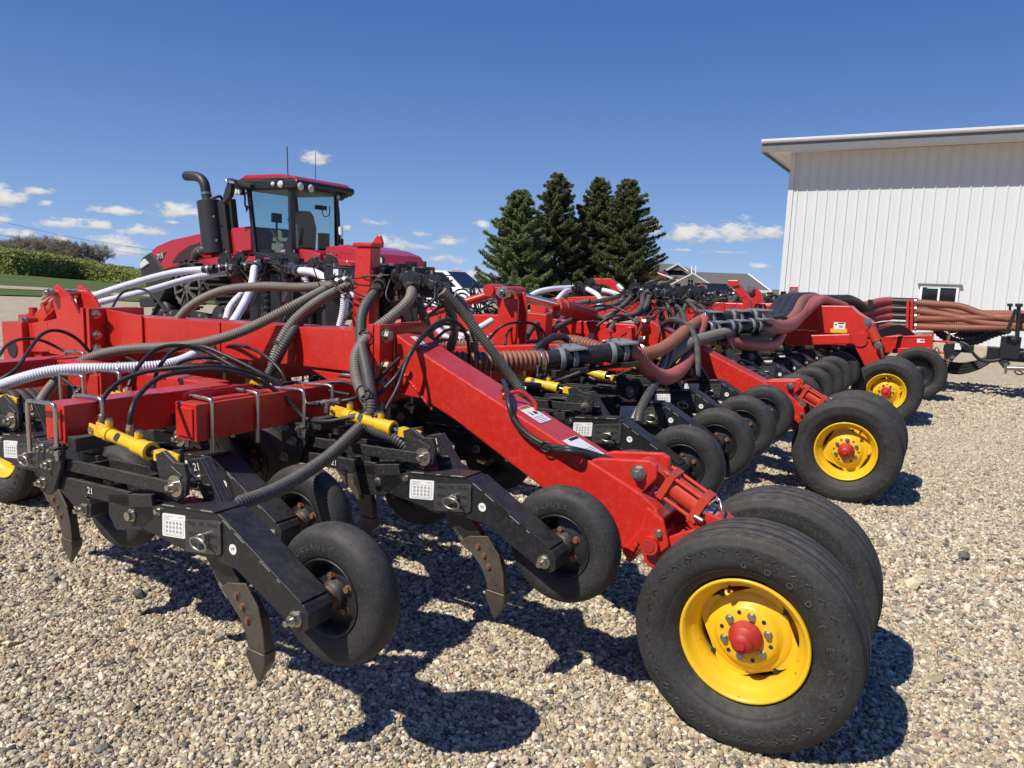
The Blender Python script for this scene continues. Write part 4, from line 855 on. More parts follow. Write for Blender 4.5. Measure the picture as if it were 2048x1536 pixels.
for b, a in ((-2.475, 1.86), (-2.475, 2.08), (-2.475, 2.72), (-2.475, 2.86), (-3.50, 2.13), (-3.50, 2.28), (-4.15, 1.80)):
    mb = MB(); P = [(b+.075, a, .92), (b+.075, a, 1.11), (b+.065, a, 1.125), (b+.045, a, 1.128), (b-.05, a, 1.128), (b-.072, a, 1.12), (b-.078, a, 1.10), (b-.078, a, .92)]; mb.tube(spline(P, .012), .0085, 8); D(mb, 'u_bolt', ['steel'])
# rails, fold brackets and main tubes of the inner sections
mb = MB()
mb.prism(px2([(905, 640), (905, 706), (1130, 700), (1130, 640)], 4.55)[1:3]+px2([(1130, 686), (905, 693)], 4.55), 4.45, 4.60)
D(mb, 'hinge_tube', ['red'], .008)
mb = MB(); mb.prism(px2([(905, 628), (905, 690), (1060, 690), (1060, 632)], 5.9), 5.9, 6.05); mb.prism(px2([(1040, 622), (1105, 628), (1100, 690), (1060, 692)], 5.4), 5.3, 5.42); mb.prism(px2([(1100, 638), (1145, 640), (1140, 700), (1110, 700)], 6.1), 6.1, 6.2)
mb.prism([(-4.7, 1.02), (-4.7, 1.245), (-2.38, 1.245), (-2.38, 1.02)], 6.30, 6.50); mb.box((-2.355, 6.40, 1.15), (.034, .36, .34)); mb.box((-2.315, 6.40, 1.15), (.034, .36, .34))
mb.box((-2.475, 6.0, 1.00), (.125, 3.2, .145)); mb.box((-3.5, 6.0, 1.0), (.125, 3.2, .145)); mb.prism([(-2.9, .94), (-2.9, 1.07), (-1.9, 1.07), (-1.9, .94)], 5.3, 5.42)
o = D(mb, 'section_frame', ['red'], .008)
mb = MB()
for z in (1.28, 1.13, 1.06, .99): mb.bolt((-2.30, 6.24, z), (1, 0, 0), .024, .03)
for x, y in ((1273, 641), (1182, 672), (1265, 676), (1266, 683), (1283, 678)): p = ata(x, y, 6.22); mb.bolt(p, (.5, -1, 0), .022, .03)
D(mb, 'flange_bolts', ['steel'], 0, o)
mb = MB()      # wing fold bracket: two dog-legged plates joined at the head
for y in (4.62, 4.75):
    mb.prism(px2([(1008, 583), (1030, 586), (1036, 600), (1034, 650), (1032, 692), (1006, 692), (1012, 640), (1000, 610)], 4.62), y, y+.022)
    mb.prism(px2([(976, 690), (990, 640), (986, 600), (978, 590), (985, 580), (1008, 583), (1000, 612), (1012, 640), (1006, 690)], 4.62), y+.05, y+.06) if y < 4.7 else None
p = ata(1015, 585, 4.62); mb.cyl(p+[0, -.05, 0], p+[0, .19, 0], .045, n=20); mb.cyl(p+[-.15, -.02, .01], p+[-.15, .17, .01], .045, n=20); mb.beam(p+[-.15, .08, .01], p+[0, .08, 0], .16, .06)
o = D(mb, 'fold_bracket', ['red'], .006)
mb = MB(); mb.bolt(p+[0, -.05, 0], (0, -1, 0), .034, .05, 0, .03); D(mb, 'pin', ['steel'], 0, o); mb = MB(); mb.bolt(p+[.06, -.05, -.01], (0, -1, 0), .024, .04); D(mb, 'pin', ['rust'], 0, o)
q = ata(905, 632, 4.4); mb = MB(); mb.cyl(p+[-.12, .06, 0], q+np.array([-.6, 0, -.12]), .030, n=16); D(mb, 'fold_link', ['red'])
mb = MB(); e0, e1 = ata(1030, 592, 4.72), ata(1112, 613, 5.5); d = (e1-e0)/np.linalg.norm(e1-e0)
for off in (0, .11): mb.cyl(e0+[0, off, 0], e1+[0, off, 0], .030, n=18, m=1)
for off in (0, .13):
    c = e1+[0, off, 0]; mb.cyl(c-d*.02, c+d*.12, .062, n=22); mb.cyl(c+d*.12, c+d*.75, .052, n=22, m=2); mb.box(c+d*.02, (.05, .15, .15), np.array([d, [0, 1, 0], np.cross(d, [0, 1, 0])]).T)
    for k in range(6): t = k*pi/3; mb.cyl(c+[0, .060*math.cos(t), .060*math.sin(t)]-d*.03, c+[0, .060*math.cos(t), .060*math.sin(t)]+d*.74, .009, n=8, m=0 if k % 2 else 2)
D(mb, 'fold_cylinder', ['red2', 'chrome', 'hub'], .003)
mb = MB(); a3 = 5.9       # small lug frame in front of the second flange
mb.prism(px2([(1195, 690), (1202, 668), (1212, 666), (1222, 690)], a3), a3, a3+.05); mb.prism(px2([(1220, 670), (1255, 653), (1262, 655), (1264, 688), (1256, 688), (1252, 666), (1226, 682)], a3), a3+.01, a3+.10); c = ata(1210, 670, a3); mb.cyl(c+[0, -.03, 0], c+[0, .08, 0], .055, n=20)
D(mb, 'lug', ['red'], .005)
# centre section
mb = MB(); A3 = 10.3
mb.prism(px2([(1634, 611), (1700, 612), (1716, 627), (1738, 640), (1748, 648), (1736, 690), (1700, 688), (1682, 668), (1634, 666)], A3), A3, A3+.35); mb.prism([(-4.4, 1.07), (-4.4, 1.36), (-1.42, 1.385), (-1.42, 1.07)], A3+.02, A3+.33)
mb.prism(px2([(1560, 672), (1700, 668), (1700, 688), (1560, 692)], 9.6), 9.6, 9.7); mb.prism([(-1.9, .9), (-1.9, 1.06), (-1.0, 1.06), (-1.0, .9)], A3+.1, A3+.25)
mb.box((-2.475, 11, 1.0), (.125, 6.5, .145)); mb.box((-3.5, 11, 1.0), (.125, 6.5, .145))
o = D(mb, 'centre_frame', ['red'], .01)
mb = MB(); f = lambda pts, m, y: mb.add([ata(x, yy, A3)+[0, y, 0] for x, yy in pts], [[0, 1, 2, 3]], m)
f([(1667, 658), (1690, 659), (1691, 645), (1668, 644)], 0, -.004); f([(1661, 665), (1694, 666), (1694, 657.5), (1661, 657)], 1, -.002); f([(1676, 647.5), (1689, 647.8), (1689, 645.5), (1676, 645.2)], 2, -.006); f([(1678, 655), (1686, 655.3), (1686, 650.5), (1678, 650.2)], 3, -.006); f([(1670.5, 650), (1674, 650.1), (1674, 647.6), (1670.5, 647.5)], 2, -.006)
D(mb, 'safety_decal', ['decal', 'yellow', 'ink', 'greyink'], 0, o)
mb = MB(); mb.prism(px2([(1708, 690), (1748, 676), (1758, 690), (1768, 735), (1735, 742)], 10.22), 10.22, 10.62); mb.cyl(ata(1720, 680, 10.2), ata(1720, 680, 10.2)+[0, .5, 0], .085, n=20); mb.cyl((-.55, 10.0, .40), (-.55, 11.0, .40), .05, n=14); mb.prism(px2([(1735, 735), (1768, 728), (1772, 790), (1765, 795)], 10.45), 10.45, 10.6); D(mb, 'swing_link', ['red'], .006)
mb = MB(); p0, p1 = ata(1736, 643, 10.2), ata(1757, 690, 10.2); d = (p1-p0)/np.linalg.norm(p1-p0); mb.cyl(p0+d*.08, p0+d*.26, .06, n=18); mb.cyl(p0, p1, .03, n=12, m=1); mb.bolt(p0-[0, .05, 0], (0, -1, 0), .036, .05, 1); mb.bolt(p1-[0, .05, 0], (0, -1, 0), .034, .05, 1); D(mb, 'lift_cylinder', ['red2', 'steel'])
mb = MB()      # rear hitch frame
ah = 13.4; mb.prism(px2([(1763, 678), (1764, 705), (1860, 708), (1860, 674), (1800, 673)], ah), ah, ah+.08); mb.prism(px2([(1763, 678), (1764, 705), (1860, 708), (1860, 674), (1800, 673)], ah), ah+1.1, ah+1.18); mb.prism(px2([(1760, 673), (1863, 671), (1865, 676), (1760, 679)], ah), ah, ah+1.18)
mb.prism(px2([(1855, 671), (1866, 671), (1864, 714), (1855, 714)], ah), ah-.02, ah+1.2); mb.prism(px2([(1785, 696), (1860, 695), (1860, 708), (1785, 706)], ah), ah-.05, ah); c = ata(1866, 693, ah+.55)
for z in (.09, -.09): mb.box(c+[.16, 0, z], (.34, .14, .03))
o = D(mb, 'rear_hitch', ['red'], .006)
mb = MB(); mb.add([ata(x, y, ah)+[0, -.004, 0] for x, y in ((1834, 685), (1849, 685.5), (1849, 678), (1834, 677.5))], [[0, 1, 2, 3]]); mb.add([ata(x, y, ah)+[0, -.008, 0] for x, y in ((1840, 682), (1848, 682), (1848, 679.5), (1840, 679.2))], [[0, 1, 2, 3]], 1); D(mb, 'hitch_decal', ['decal', 'hub'], 0, o)
mb = MB(); mb.cyl(c+[.2, 0, -.2], c+[.2, 0, .2], .03, n=12); mb.tube(spline([c+[.24, 0, .2], c+[.20, 0, .24], c+[.24, 0, .31], c+[.30, 0, .31], c+[.30, 0, .24], c+[.22, 0, .21]], .02), .012, 8); D(mb, 'hitch_pin', ['steel'], 0, o)
hitch_c = c
# upright stands that hold hoses and parked jacks above the frame
mb = MB(); mb.prism(px2([(712, 494), (742, 494), (737, 656), (702, 656)], 2.98), 2.98, 3.06); mb.prism(px2([(705, 489), (733, 488), (755, 505), (748, 508), (715, 495)], 3.15), 3.12, 3.5) if False else None
p = ata(726, 494, 2.98); mb.box(p+[.0, .04, .012], (.13, .10, .022)); mb.prism([(p[0]-.01, p[2]+.02), (p[0]+.03, p[2]+.065), (p[0]+.05, p[2]+.065), (p[0]+.07, p[2]+.02)], 3.05, 3.07)
D(mb, 'hose_stand', ['red'], .006)
mb = MB(); as_ = 9.3
mb.prism(px2([(1455, 560), (1477, 560), (1478, 573), (1455, 574)], as_), as_, as_+.16); mb.prism(px2([(1464, 574), (1478, 570), (1500, 600), (1502, 626), (1485, 626), (1484, 602)], as_), as_+.02, as_+.14); D(mb, 'hose_stand', ['red'], .01)
mb = MB(); mb.prism(px2([(1491, 578), (1500, 572), (1510, 574), (1522, 585), (1527, 606), (1512, 608), (1505, 622), (1490, 610)], 10.2), 10.2, 10.24); mb.bolt(ata(1502, 578, 10.2), (0, -1, 0), .045, .06, 1); D(mb, 'parking_bracket', ['red', 'steel'], .006)
mb = MB(); mb.prism(px2([(1580, 573), (1595, 573), (1594, 580), (1602, 596), (1570, 596), (1578, 582)], 13.5), 13.5, 13.6); mb.bolt(ata(1587, 585, 13.5), (0, -1, 0), .05, .06, 1); D(mb, 'parking_bracket', ['red', 'steel'], .006)
mb = MB(); mb.prism(px2([(1187, 557), (1203, 557), (1203, 569), (1187, 568)], 14), 14, 14.2); mb.prism(px2([(1203, 557), (1222, 557), (1242, 582), (1228, 584), (1212, 570), (1203, 569)], 14), 14, 14.15); D(mb, 'hose_stand', ['red'], .01)
mb = MB(); mb.prism(px2([(1393, 572), (1404, 569), (1407, 578), (1390, 578)], 15), 15, 15.3); D(mb, 'hose_stand', ['red'], .01)
mb = MB()      # tops of the far wing's tubes and front tubes behind the manifolds
for P, a in (([(1390, 608), (1560, 606), (1560, 640), (1390, 640)], 12.0), ([(1060, 597), (1200, 592), (1260, 602), (1260, 640), (1060, 640)], 12.5), ([(1105, 610), (1135, 608), (1145, 640), (1105, 640)], 9), ([(820, 610), (930, 630), (930, 690), (820, 690)], 6.6)):
    mb = MB(); mb.prism(px2(P, a), a, a+.3); D(mb, 'section_frame', ['red'], .01)
# ------------------------------------------------------------------ seed hoses, manifolds and hydraulic lines
HK = {'grey': (['greyhose', 'greygroove'], 'seed_hose'), 'dark': (['darkhose', 'darkgroove'], 'seed_hose'), 'white': (['whitehose', 'whitegroove'], 'seed_hose'), 'brown': (['brownhose', 'browngroove'], 'main_hose'),
      'pink': (['pinkhose', 'pinkgroove'], 'main_hose'), 'black': (['rubhose', 'rubhose'], 'seed_hose'), 'smooth': (['slate', 'slate'], 'seed_hose'), 'hyd': (['rubhose', 'rubhose'], 'hydraulic_line')}
def P3(pts): return [ata(*p) for p in pts]
def hose(kind, pts, r, pitch=.0128, depth=.13, par=None, cuffs=(), name=None, raw=False):
    mats, nm = HK[kind]; P = P3(pts) if not raw else pts; ribbed = kind in ('grey', 'dark', 'white', 'brown', 'pink') and pitch
    mb = MB(); mb.tube(spline(P, pitch/4 if ribbed else .02), r, 12 if r > .015 else 8, 0, rib=1 if ribbed else 0, depth=depth, mg=1)
    for i in cuffs:          # rubber cuff with a steel band on a hose end
        Q = spline(P, .01); Q = Q if i == 0 else Q[::-1]; k = min(8, len(Q)-1)
        mb.cyl(Q[0]-(Q[k]-Q[0])*.3, Q[k], r*1.25, n=16, m=2); mb.cyl(Q[2], Q[4], r*1.33, n=16, m=3)
    o = D(mb, name or nm, mats+['plastic', 'steel'], 0); return o
def strap(px, py, a, r=.03):
    c = ata(px, py, a); mb = MB(); mb.tube(np.array([c+[r*math.cos(t)*1.2, -.01, r*math.sin(t)] for t in np.linspace(0, 2*pi, 18)]), .004, 6); D(mb, 'cable_tie', 'plastic')
rg = .0265
# grey hoses of the near wing
hose('grey', [(668, 570, 3.05), (600, 575, 3.0), (520, 573, 2.95), (440, 583, 2.9), (375, 618, 2.85), (338, 672, 2.82), (320, 735, 2.95), (318, 775, 3.1)], rg)
hose('grey', [(664, 572, 3.02), (585, 613, 2.75), (480, 664, 2.6), (380, 690, 2.5), (250, 699, 2.4), (170, 720, 2.3), (112, 762, 2.15), (75, 815, 2.0), (60, 880, 1.85)], rg)
hose('grey', [(696, 572, 3.05), (640, 600, 2.85), (590, 640, 2.72), (558, 690, 2.66), (546, 735, 2.64), (556, 772, 2.7), (585, 800, 2.9)], rg)
hose('dark', [(660, 582, 3.0), (610, 630, 2.8), (575, 680, 2.66), (545, 735, 2.62), (520, 785, 2.6), (500, 830, 2.75)], rg)
hose('dark', [(755, 578, 3.0), (726, 622, 2.75), (722, 680, 2.62), (733, 740, 2.5), (742, 795, 2.42), (738, 832, 2.38), (712, 862, 2.3), (650, 918, 2.1), (560, 975, 1.85), (478, 1007, 1.65), (440, 1022, 1.58)], rg, cuffs=(0,))
hose('grey', [(825, 570, 3.0), (818, 600, 2.85), (785, 632, 2.75), (740, 668, 2.65), (712, 712, 2.55), (716, 765, 2.48), (738, 810, 2.42), (752, 838, 2.4)], rg, cuffs=(0,))
hose('dark', [(748, 815, 2.45), (735, 838, 2.36), (745, 858, 2.34), (790, 876, 2.34), (822, 905, 2.36), (838, 945, 2.38), (845, 970, 2.4)], rg)
hose('grey', [(885, 583, 3.1), (925, 625, 3.2), (975, 690, 3.3), (1018, 748, 3.4), (1044, 785, 3.45), (1050, 812, 3.5)], rg, depth=.08)
hose('grey', [(905, 590, 3.5), (930, 615, 3.6), (946, 660, 3.6), (949, 705, 3.6), (946, 740, 3.6)], rg)
hose('grey', [(885, 595, 3.3), (903, 625, 3.4), (908, 665, 3.5), (900, 700, 3.6)], rg)
hose('grey', [(835, 600, 3.3), (850, 640, 3.4), (862, 680, 3.5)], rg); hose('grey', [(705, 655, 3.4), (735, 620, 3.4)], rg)
for x, y, a in ((733, 672, 2.62), (556, 695, 2.64), (730, 785, 2.4), (742, 800, 2.42), (735, 833, 2.34)): strap(x, y, a)
# white hoses
rw = .029
hose('white', [(425, 538, 4.0), (350, 545, 3.9), (255, 570, 3.7), (150, 606, 3.5), (98, 632, 3.35), (81, 668, 3.2), (90, 705, 3.1), (103, 730, 3.05)], rw, cuffs=(0,))
hose('white', [(455, 545, 4.1), (385, 556, 3.9), (290, 583, 3.6), (190, 608, 3.35), (148, 633, 3.2), (138, 660, 3.1), (147, 690, 3.05), (163, 713, 3.0)], rw*.93)
hose('white', [(509, 536, 3.9), (502, 575, 3.7), (482, 618, 3.4), (450, 665, 3.0), (405, 700, 2.6), (340, 728, 2.35), (240, 736, 2.15), (110, 741, 1.95), (0, 772, 1.8), (-70, 810, 1.75)], rw*.95)
hose('white', [(488, 584, 4.2), (462, 612, 4.0), (452, 640, 3.9)], rw)
hose('white', [(592, 541, 4.0), (628, 545, 3.9), (652, 560, 3.8), (668, 585, 3.8)], rw, cuffs=(0,)); hose('white', [(560, 552, 4.3), (568, 580, 4.3), (560, 600, 4.3)], rw); hose('white', [(608, 552, 4.4), (612, 570, 4.4), (605, 585, 4.4)], rw)
hose('white', [(690, 582, 3.7), (688, 620, 3.7), (680, 656, 3.7)], rw); hose('white', [(700, 575, 3.9), (735, 622, 3.8), (752, 660, 3.7)], rw)
hose('white', [(890, 652, 5.2), (925, 672, 5.2), (960, 655, 5.3), (985, 640, 5.4)], .028); hose('white', [(875, 660, 5.0), (905, 678, 5.0), (975, 678, 5.2)], .028)
for pts in ([(1045, 605, 12), (1070, 586, 12.2), (1100, 578, 12.5), (1140, 575, 13)], [(1175, 578, 13), (1195, 590, 12.5), (1202, 606, 12), (1190, 618, 11.8)], [(1205, 580, 13), (1225, 585, 13), (1240, 592, 13)], [(1110, 605, 12), (1128, 585, 12.5), (1140, 580, 13)], [(1030, 640, 10), (1042, 615, 10), (1060, 600, 10.5)], [(1235, 570, 13), (1245, 580, 13)], [(1395, 592, 13), (1430, 590, 13), (1455, 590, 13)]): hose('white', pts, .045, 0)
# hydraulic lines
rh = .0095
for pts in ([(203, 832, 1.62), (203, 808, 1.62), (215, 785, 1.66), (250, 758, 1.75), (310, 740, 1.85), (420, 733, 2.0), (510, 748, 2.2), (570, 778, 2.3), (612, 806, 2.35), (640, 808, 2.35)],
            [(259, 850, 1.56), (262, 825, 1.56), (278, 790, 1.62), (320, 755, 1.75), (380, 742, 1.88), (450, 741, 2.0), (520, 762, 2.15), (575, 800, 2.25), (610, 836, 2.28), (650, 843, 2.28), (705, 834, 2.32)],
            [(258, 772, 1.9), (270, 742, 1.95), (310, 700, 2.1), (358, 691, 2.2), (410, 702, 2.3), (470, 735, 2.35), (520, 765, 2.4)], [(305, 780, 2.0), (318, 735, 2.1), (350, 700, 2.25), (400, 692, 2.35), (460, 715, 2.4), (520, 745, 2.45), (560, 765, 2.5)],
            [(-20, 770, 1.8), (30, 740, 1.9), (58, 700, 2.05), (85, 668, 2.2), (115, 661, 2.3), (150, 675, 2.4), (178, 702, 2.5), (205, 728, 2.55)], [(-10, 722, 2.0), (15, 690, 2.2), (45, 678, 2.4), (80, 680, 2.5), (115, 695, 2.6), (150, 715, 2.65)],
            [(222, 620, 3.2), (240, 590, 3.4), (262, 578, 3.5), (290, 580, 3.5), (315, 600, 3.4), (332, 625, 3.3)],
            [(745, 800, 2.5), (790, 755, 2.6), (825, 700, 2.66), (855, 660, 2.85), (890, 640, 3.0), (918, 648, 3.1), (935, 680, 3.3), (940, 725, 3.5)], [(765, 830, 2.45), (795, 775, 2.55), (815, 720, 2.62), (845, 676, 2.8), (880, 650, 3.0), (900, 648, 3.1)],
            [(680, 803, 2.4), (715, 795, 2.45), (745, 770, 2.6), (800, 715, 2.66)], [(1010, 690, 4.5), (1018, 660, 4.6), (1050, 645, 4.7), (1080, 655, 4.8), (1095, 680, 5.0)], [(975, 682, 4.5), (1000, 655, 4.5), (1030, 645, 4.6), (1065, 648, 4.8), (1090, 668, 4.9)],
            [(1270, 690, 5.9), (1280, 660, 5.9), (1310, 632, 6.2), (1325, 620, 6.4)], [(1316, 700, 6.2), (1320, 660, 6.2), (1318, 620, 6.4)]): hose('hyd', pts, rh)
for pts in ([(520, 790, 2.3), (560, 770, 2.4), (600, 765, 2.5), (650, 780, 2.5), (700, 790, 2.5)], [(440, 700, 2.75), (470, 690, 2.7), (520, 705, 2.62), (560, 740, 2.6), (575, 772, 2.6)], [(330, 760, 2.2), (360, 725, 2.3), (410, 715, 2.4), (455, 725, 2.5), (500, 752, 2.5)], [(600, 800, 2.4), (640, 770, 2.5), (690, 765, 2.55), (735, 785, 2.5)],
            [(20, 760, 2.0), (60, 745, 2.1), (110, 750, 2.1), (150, 775, 2.1)], [(150, 745, 2.4), (190, 715, 2.5), (240, 712, 2.6), (285, 730, 2.5)], [(690, 640, 2.9), (705, 620, 3.0), (715, 600, 3.0)], [(850, 640, 3.1), (880, 615, 3.3), (915, 612, 3.5), (940, 640, 3.6), (955, 690, 3.7)], [(860, 690, 3.2), (895, 660, 3.4), (930, 665, 3.6), (950, 700, 3.7)],
            [(1150, 640, 6.2), (1180, 615, 6.4), (1220, 612, 6.6), (1255, 625, 6.6)], [(1190, 655, 6.2), (1225, 632, 6.3), (1260, 636, 6.4), (1285, 660, 6.3)], [(1290, 640, 6.6), (1310, 618, 6.8), (1340, 622, 6.8), (1352, 650, 6.6)], [(1400, 690, 6.6), (1420, 668, 6.8), (1450, 672, 7), (1470, 700, 7)], [(1075, 745, 3.9), (1110, 735, 4.0), (1150, 742, 4.1), (1190, 760, 4.1)], [(1220, 760, 4.6), (1260, 742, 4.7), (1300, 752, 4.8), (1330, 775, 4.8)], [(1420, 740, 6.4), (1450, 720, 6.8), (1490, 722, 7), (1520, 738, 7.2)]): hose('hyd', pts, .0085 if pts[0][2] < 3.5 else .012)
# bundle strapped along the near gooseneck: hangs over its edge, then lies on its top
def on_arm(px, py, h):
    p0 = np.array([-2.02, 2.72, 1.262]); d = w2m(ray(px, py)); t = ((p0+tn*h-CAMP)@tn)/(d@tn); return CAMP+d*t
for k, dy in enumerate((0, 5.5)):
    Q = [ata(1006, 762, 3.05), on_arm(1013, 780+dy*.3, .03), on_arm(1018, 806+dy*.6, .022), ata(1029, 838+dy, 2.703), ata(1048, 862+dy, 2.70), ata(1076, 882+dy, 2.70), ata(1104, 893+dy, 2.702), on_arm(1140, 897+dy, .016), on_arm(1172, 904+dy, .014), on_arm(1205, 914+dy*.6, .014), on_arm(1228, 921+dy*.6, .014)]
    hose('hyd', Q, .0120, raw=True)
for x, y, a in ((1014, 786, 2.86), (1094, 893, 2.70)): strap(x, y, a, .02)
for pts in ([(1080, 776, 3.9), (1102, 766, 3.9), (1125, 758, 3.95), (1160, 745, 4.0)], [(1105, 766, 4.0), (1150, 757, 4.1), (1180, 740, 4.2), (1250, 730, 4.3)], [(1000, 775, 3.4), (1035, 768, 3.5), (1080, 770, 3.7)]): hose('hyd', pts, .013)
# steel hose ends on the near cylinders
for x0, y0, x1, y1, a in ((203, 830, 201, 856, 1.60), (260, 848, 258, 872, 1.56), (258, 772, 256, 790, 1.9), (305, 778, 303, 792, 2.0), (625, 808, 680, 801, 2.36), (655, 807, 653, 825, 2.36), (700, 834, 712, 832, 2.32)):
    mb = MB(); p0, p1 = ata(x0, y0, a), ata(x1, y1, a); mb.cyl(p0, p1, .0122, n=14); mb.cyl(p0*.3+p1*.7, p1, .0128, n=6, smooth=False); mb.cyl(p0*.62+p1*.38, p0*.45+p1*.55, .0145, n=6, smooth=False); D(mb, 'hose_fitting', ['steel'])
# manifolds: a riser between black plates, a hub with radial arms, gate discs, clamps and thin wires
def manifold(cx, cy, a, outs, zb, plates, hw=.10, wires=26, seed=1, discs=(), sc=1.0):
    g = np.random.default_rng(seed); T = ata(cx, cy, a); mb = MB()
    for x0, x1, y0, y1, aa in plates:
        mb.prism(px2([(x0, y0), (x1, y0), (x1+2, y1), (x0+2, y1)], aa), aa, aa+.012, 0)
    mb.tube(spline([T, (T[0], T[1], (T[2]+zb)/2), (T[0], T[1], zb)], .012), .055*sc, 16, 1, rib=1, depth=.12, mg=1); mb.cyl(T-[0, 0, .06*sc], T+[0, 0, .03*sc], .085*sc, n=22, m=1); mb.cyl(T+[0, 0, .03*sc], T+[0, 0, .045*sc], .095*sc, n=22, m=1)
    for k in range(10): t = k*pi/5; mb.bolt(T+[.085*sc*math.cos(t), .085*sc*math.sin(t), .045*sc], (0, 0, 1), .007*sc, .014*sc, 2)
    for ox, oy, oa in outs:
        O = ata(ox, oy, oa); v = O-T; ln = np.linalg.norm(v); u = v/ln; w = np.cross(u, [0, 0, 1]); w /= np.linalg.norm(w); h = np.cross(w, u)
        mid = T+u*ln*.62; mb.tube(spline([T, T+u*ln*.35+[0, 0, .012], O], .02), .030*sc, 12, 1)
        for t in (.42, .78, .92): mb.cyl(T+u*ln*t, T+u*(ln*t+.012), .036*sc, n=14, m=2)
        mb.cyl(mid-w*.016*sc, mid+w*.016*sc, .062*sc, n=9, m=1, smooth=False); mb.box(mid+h*.05*sc, (.05*sc, .05*sc, .05*sc), np.array([u, w, h]).T, 1); mb.prism([(-.06, -.06), (.075, -.05), (.06, .045), (-.045, .06)], -.008, .008, 1) if False else None
        mb.bolt(T+u*ln*.80+h*.036*sc, w, .007, .02, 2)
    for dx, dy, da, r_ in discs:
        c = ata(dx, dy, da); nrm = np.array([.35, -1, .1]); nrm /= np.linalg.norm(nrm); mb.cyl(c, c+nrm*.025, r_, n=11, m=1, smooth=False); mb.cyl(c+nrm*.025, c+nrm*.035, r_*.4, n=10, m=1); mb.bolt(c+[0, 0, r_], (0, 0, 1), .006, .02, 2)
    for _ in range(wires):
        p = T+g.normal(0, 1, 3)*[.16*sc, .12*sc, .03*sc]-[0, 0, .02*sc]; q = p+g.normal(0, 1, 3)*[.14*sc, .10*sc, .03*sc]-[0, 0, .02]; m_ = (p+q)/2+g.normal(0, .04*sc, 3)-[0, 0, abs(g.normal(0, .08*sc))]; m_[2] = min(m_[2], max(p[2], q[2])+.02)
        mb.tube(spline([p, m_, q], .015), .0035*sc, 5, 1 if g.random() < .95 else 4)
    for _ in range(int(wires*.3)):
        p = T+g.normal(0, 1, 3)*[.14*sc, .12*sc, .025*sc]-[0, 0, .02*sc]; mb.box(p, g.uniform(.015, .05, 3)*sc, m=1 if g.random() < .85 else (2 if g.random() < .85 else 3))
    return D(mb, 'manifold', ['black', 'plastic', 'steel', 'whitehose', 'darkhose'], .0)
manifold(772, 548, 3.18, [(672, 566, 3.05), (702, 566, 3.05), (756, 572, 3.0), (824, 562, 3.0), (876, 574, 3.1), (900, 586, 3.5), (735, 545, 3.4), (850, 552, 3.5)], 1.32, [(742, 758, 566, 655, 3.12), (800, 832, 565, 655, 3.12), (758, 800, 560, 580, 3.1)], wires=60, seed=2, discs=((668, 552, 3.1, .05), (716, 558, 3.1, .055), (752, 556, 3.05, .045), (826, 562, 3.0, .05), (862, 572, 3.1, .06)))
manifold(535, 530, 4.25, [(433, 537, 4.0), (455, 543, 4.1), (509, 534, 3.9), (590, 540, 4.0), (640, 540, 4.2), (560, 552, 4.3), (610, 548, 4.4), (490, 560, 4.2)], 1.15, [(540, 560, 548, 650, 4.2), (650, 682, 560, 650, 4.0), (498, 530, 545, 640, 4.35), (585, 600, 555, 640, 4.4), (606, 620, 600, 650, 4.35)], wires=50, seed=3, discs=((452, 522, 4.1, .062), (481, 517, 4.2, .05), (557, 521, 4.2, .062), (588, 521, 4.25, .062), (628, 530, 4.2, .05), (662, 527, 4.2, .062), (690, 560, 3.9, .05)))
manifold(620, 538, 4.6, [(600, 545, 4.4), (650, 545, 4.5), (675, 545, 4.4), (640, 528, 4.8)], 1.15, [(570, 580, 560, 650, 4.6), (622, 640, 556, 650, 4.6)], wires=40, seed=8)
manifold(1290, 586, 7.2, [(1255, 596, 7.0), (1282, 588, 6.9), (1296, 590, 6.9), (1318, 586, 7.0), (1338, 588, 7.0), (1262, 580, 7.6), (1310, 574, 7.8)], 1.2, [(1282, 1302, 596, 632, 7.1)], wires=45, seed=4, sc=1.1, discs=((1270, 578, 7.2, .07), (1300, 578, 7.2, .07), (1330, 582, 7.2, .08)))
manifold(1362, 592, 8.2, [(1322, 606, 7.6), (1338, 608, 7.7), (1372, 600, 8), (1384, 586, 8), (1396, 590, 8.2), (1350, 576, 8.6)], 1.25, [], wires=50, seed=5, sc=1.15, discs=((1345, 590, 8.0, .08), (1370, 586, 8.1, .085), (1388, 584, 8.1, .07), (1402, 582, 8.3, .06)))
manifold(1450, 592, 11.5, [(1420, 592, 11), (1462, 592, 11), (1440, 598, 11), (1470, 588, 11.5)], 1.4, [], wires=50, seed=6, sc=1.3)
manifold(1552, 598, 13.5, [(1530, 596, 13), (1575, 594, 13), (1545, 604, 13)], 1.4, [], wires=60, seed=7, sc=1.4)
manifold(1160, 578, 13.5, [(1142, 577, 13), (1176, 578, 13), (1150, 574, 13.5), (1200, 580, 13)], 1.2, [(1148, 1172, 580, 600, 13.4)], wires=40, seed=9, sc=1.6, discs=((1133, 569, 13.5, .1), (1182, 567, 13.5, .1), (1190, 574, 13.5, .08)))
mb = MB(); gg = np.random.default_rng(12)
for i in range(60):
    x = gg.uniform(1320, 1560); a = 9+5*(x-1320)/240; p = ata(x, gg.uniform(584, 602), a); q = p+gg.normal(0, 1, 3)*[.35, .2, .04]; mb.tube(spline([p, (p+q)/2-[0, 0, .06], q], .04), gg.choice([.006, .012, .03]), 6, int(gg.random() < .25))
D(mb, 'wire_bundle', ['plastic', 'darkhose'])
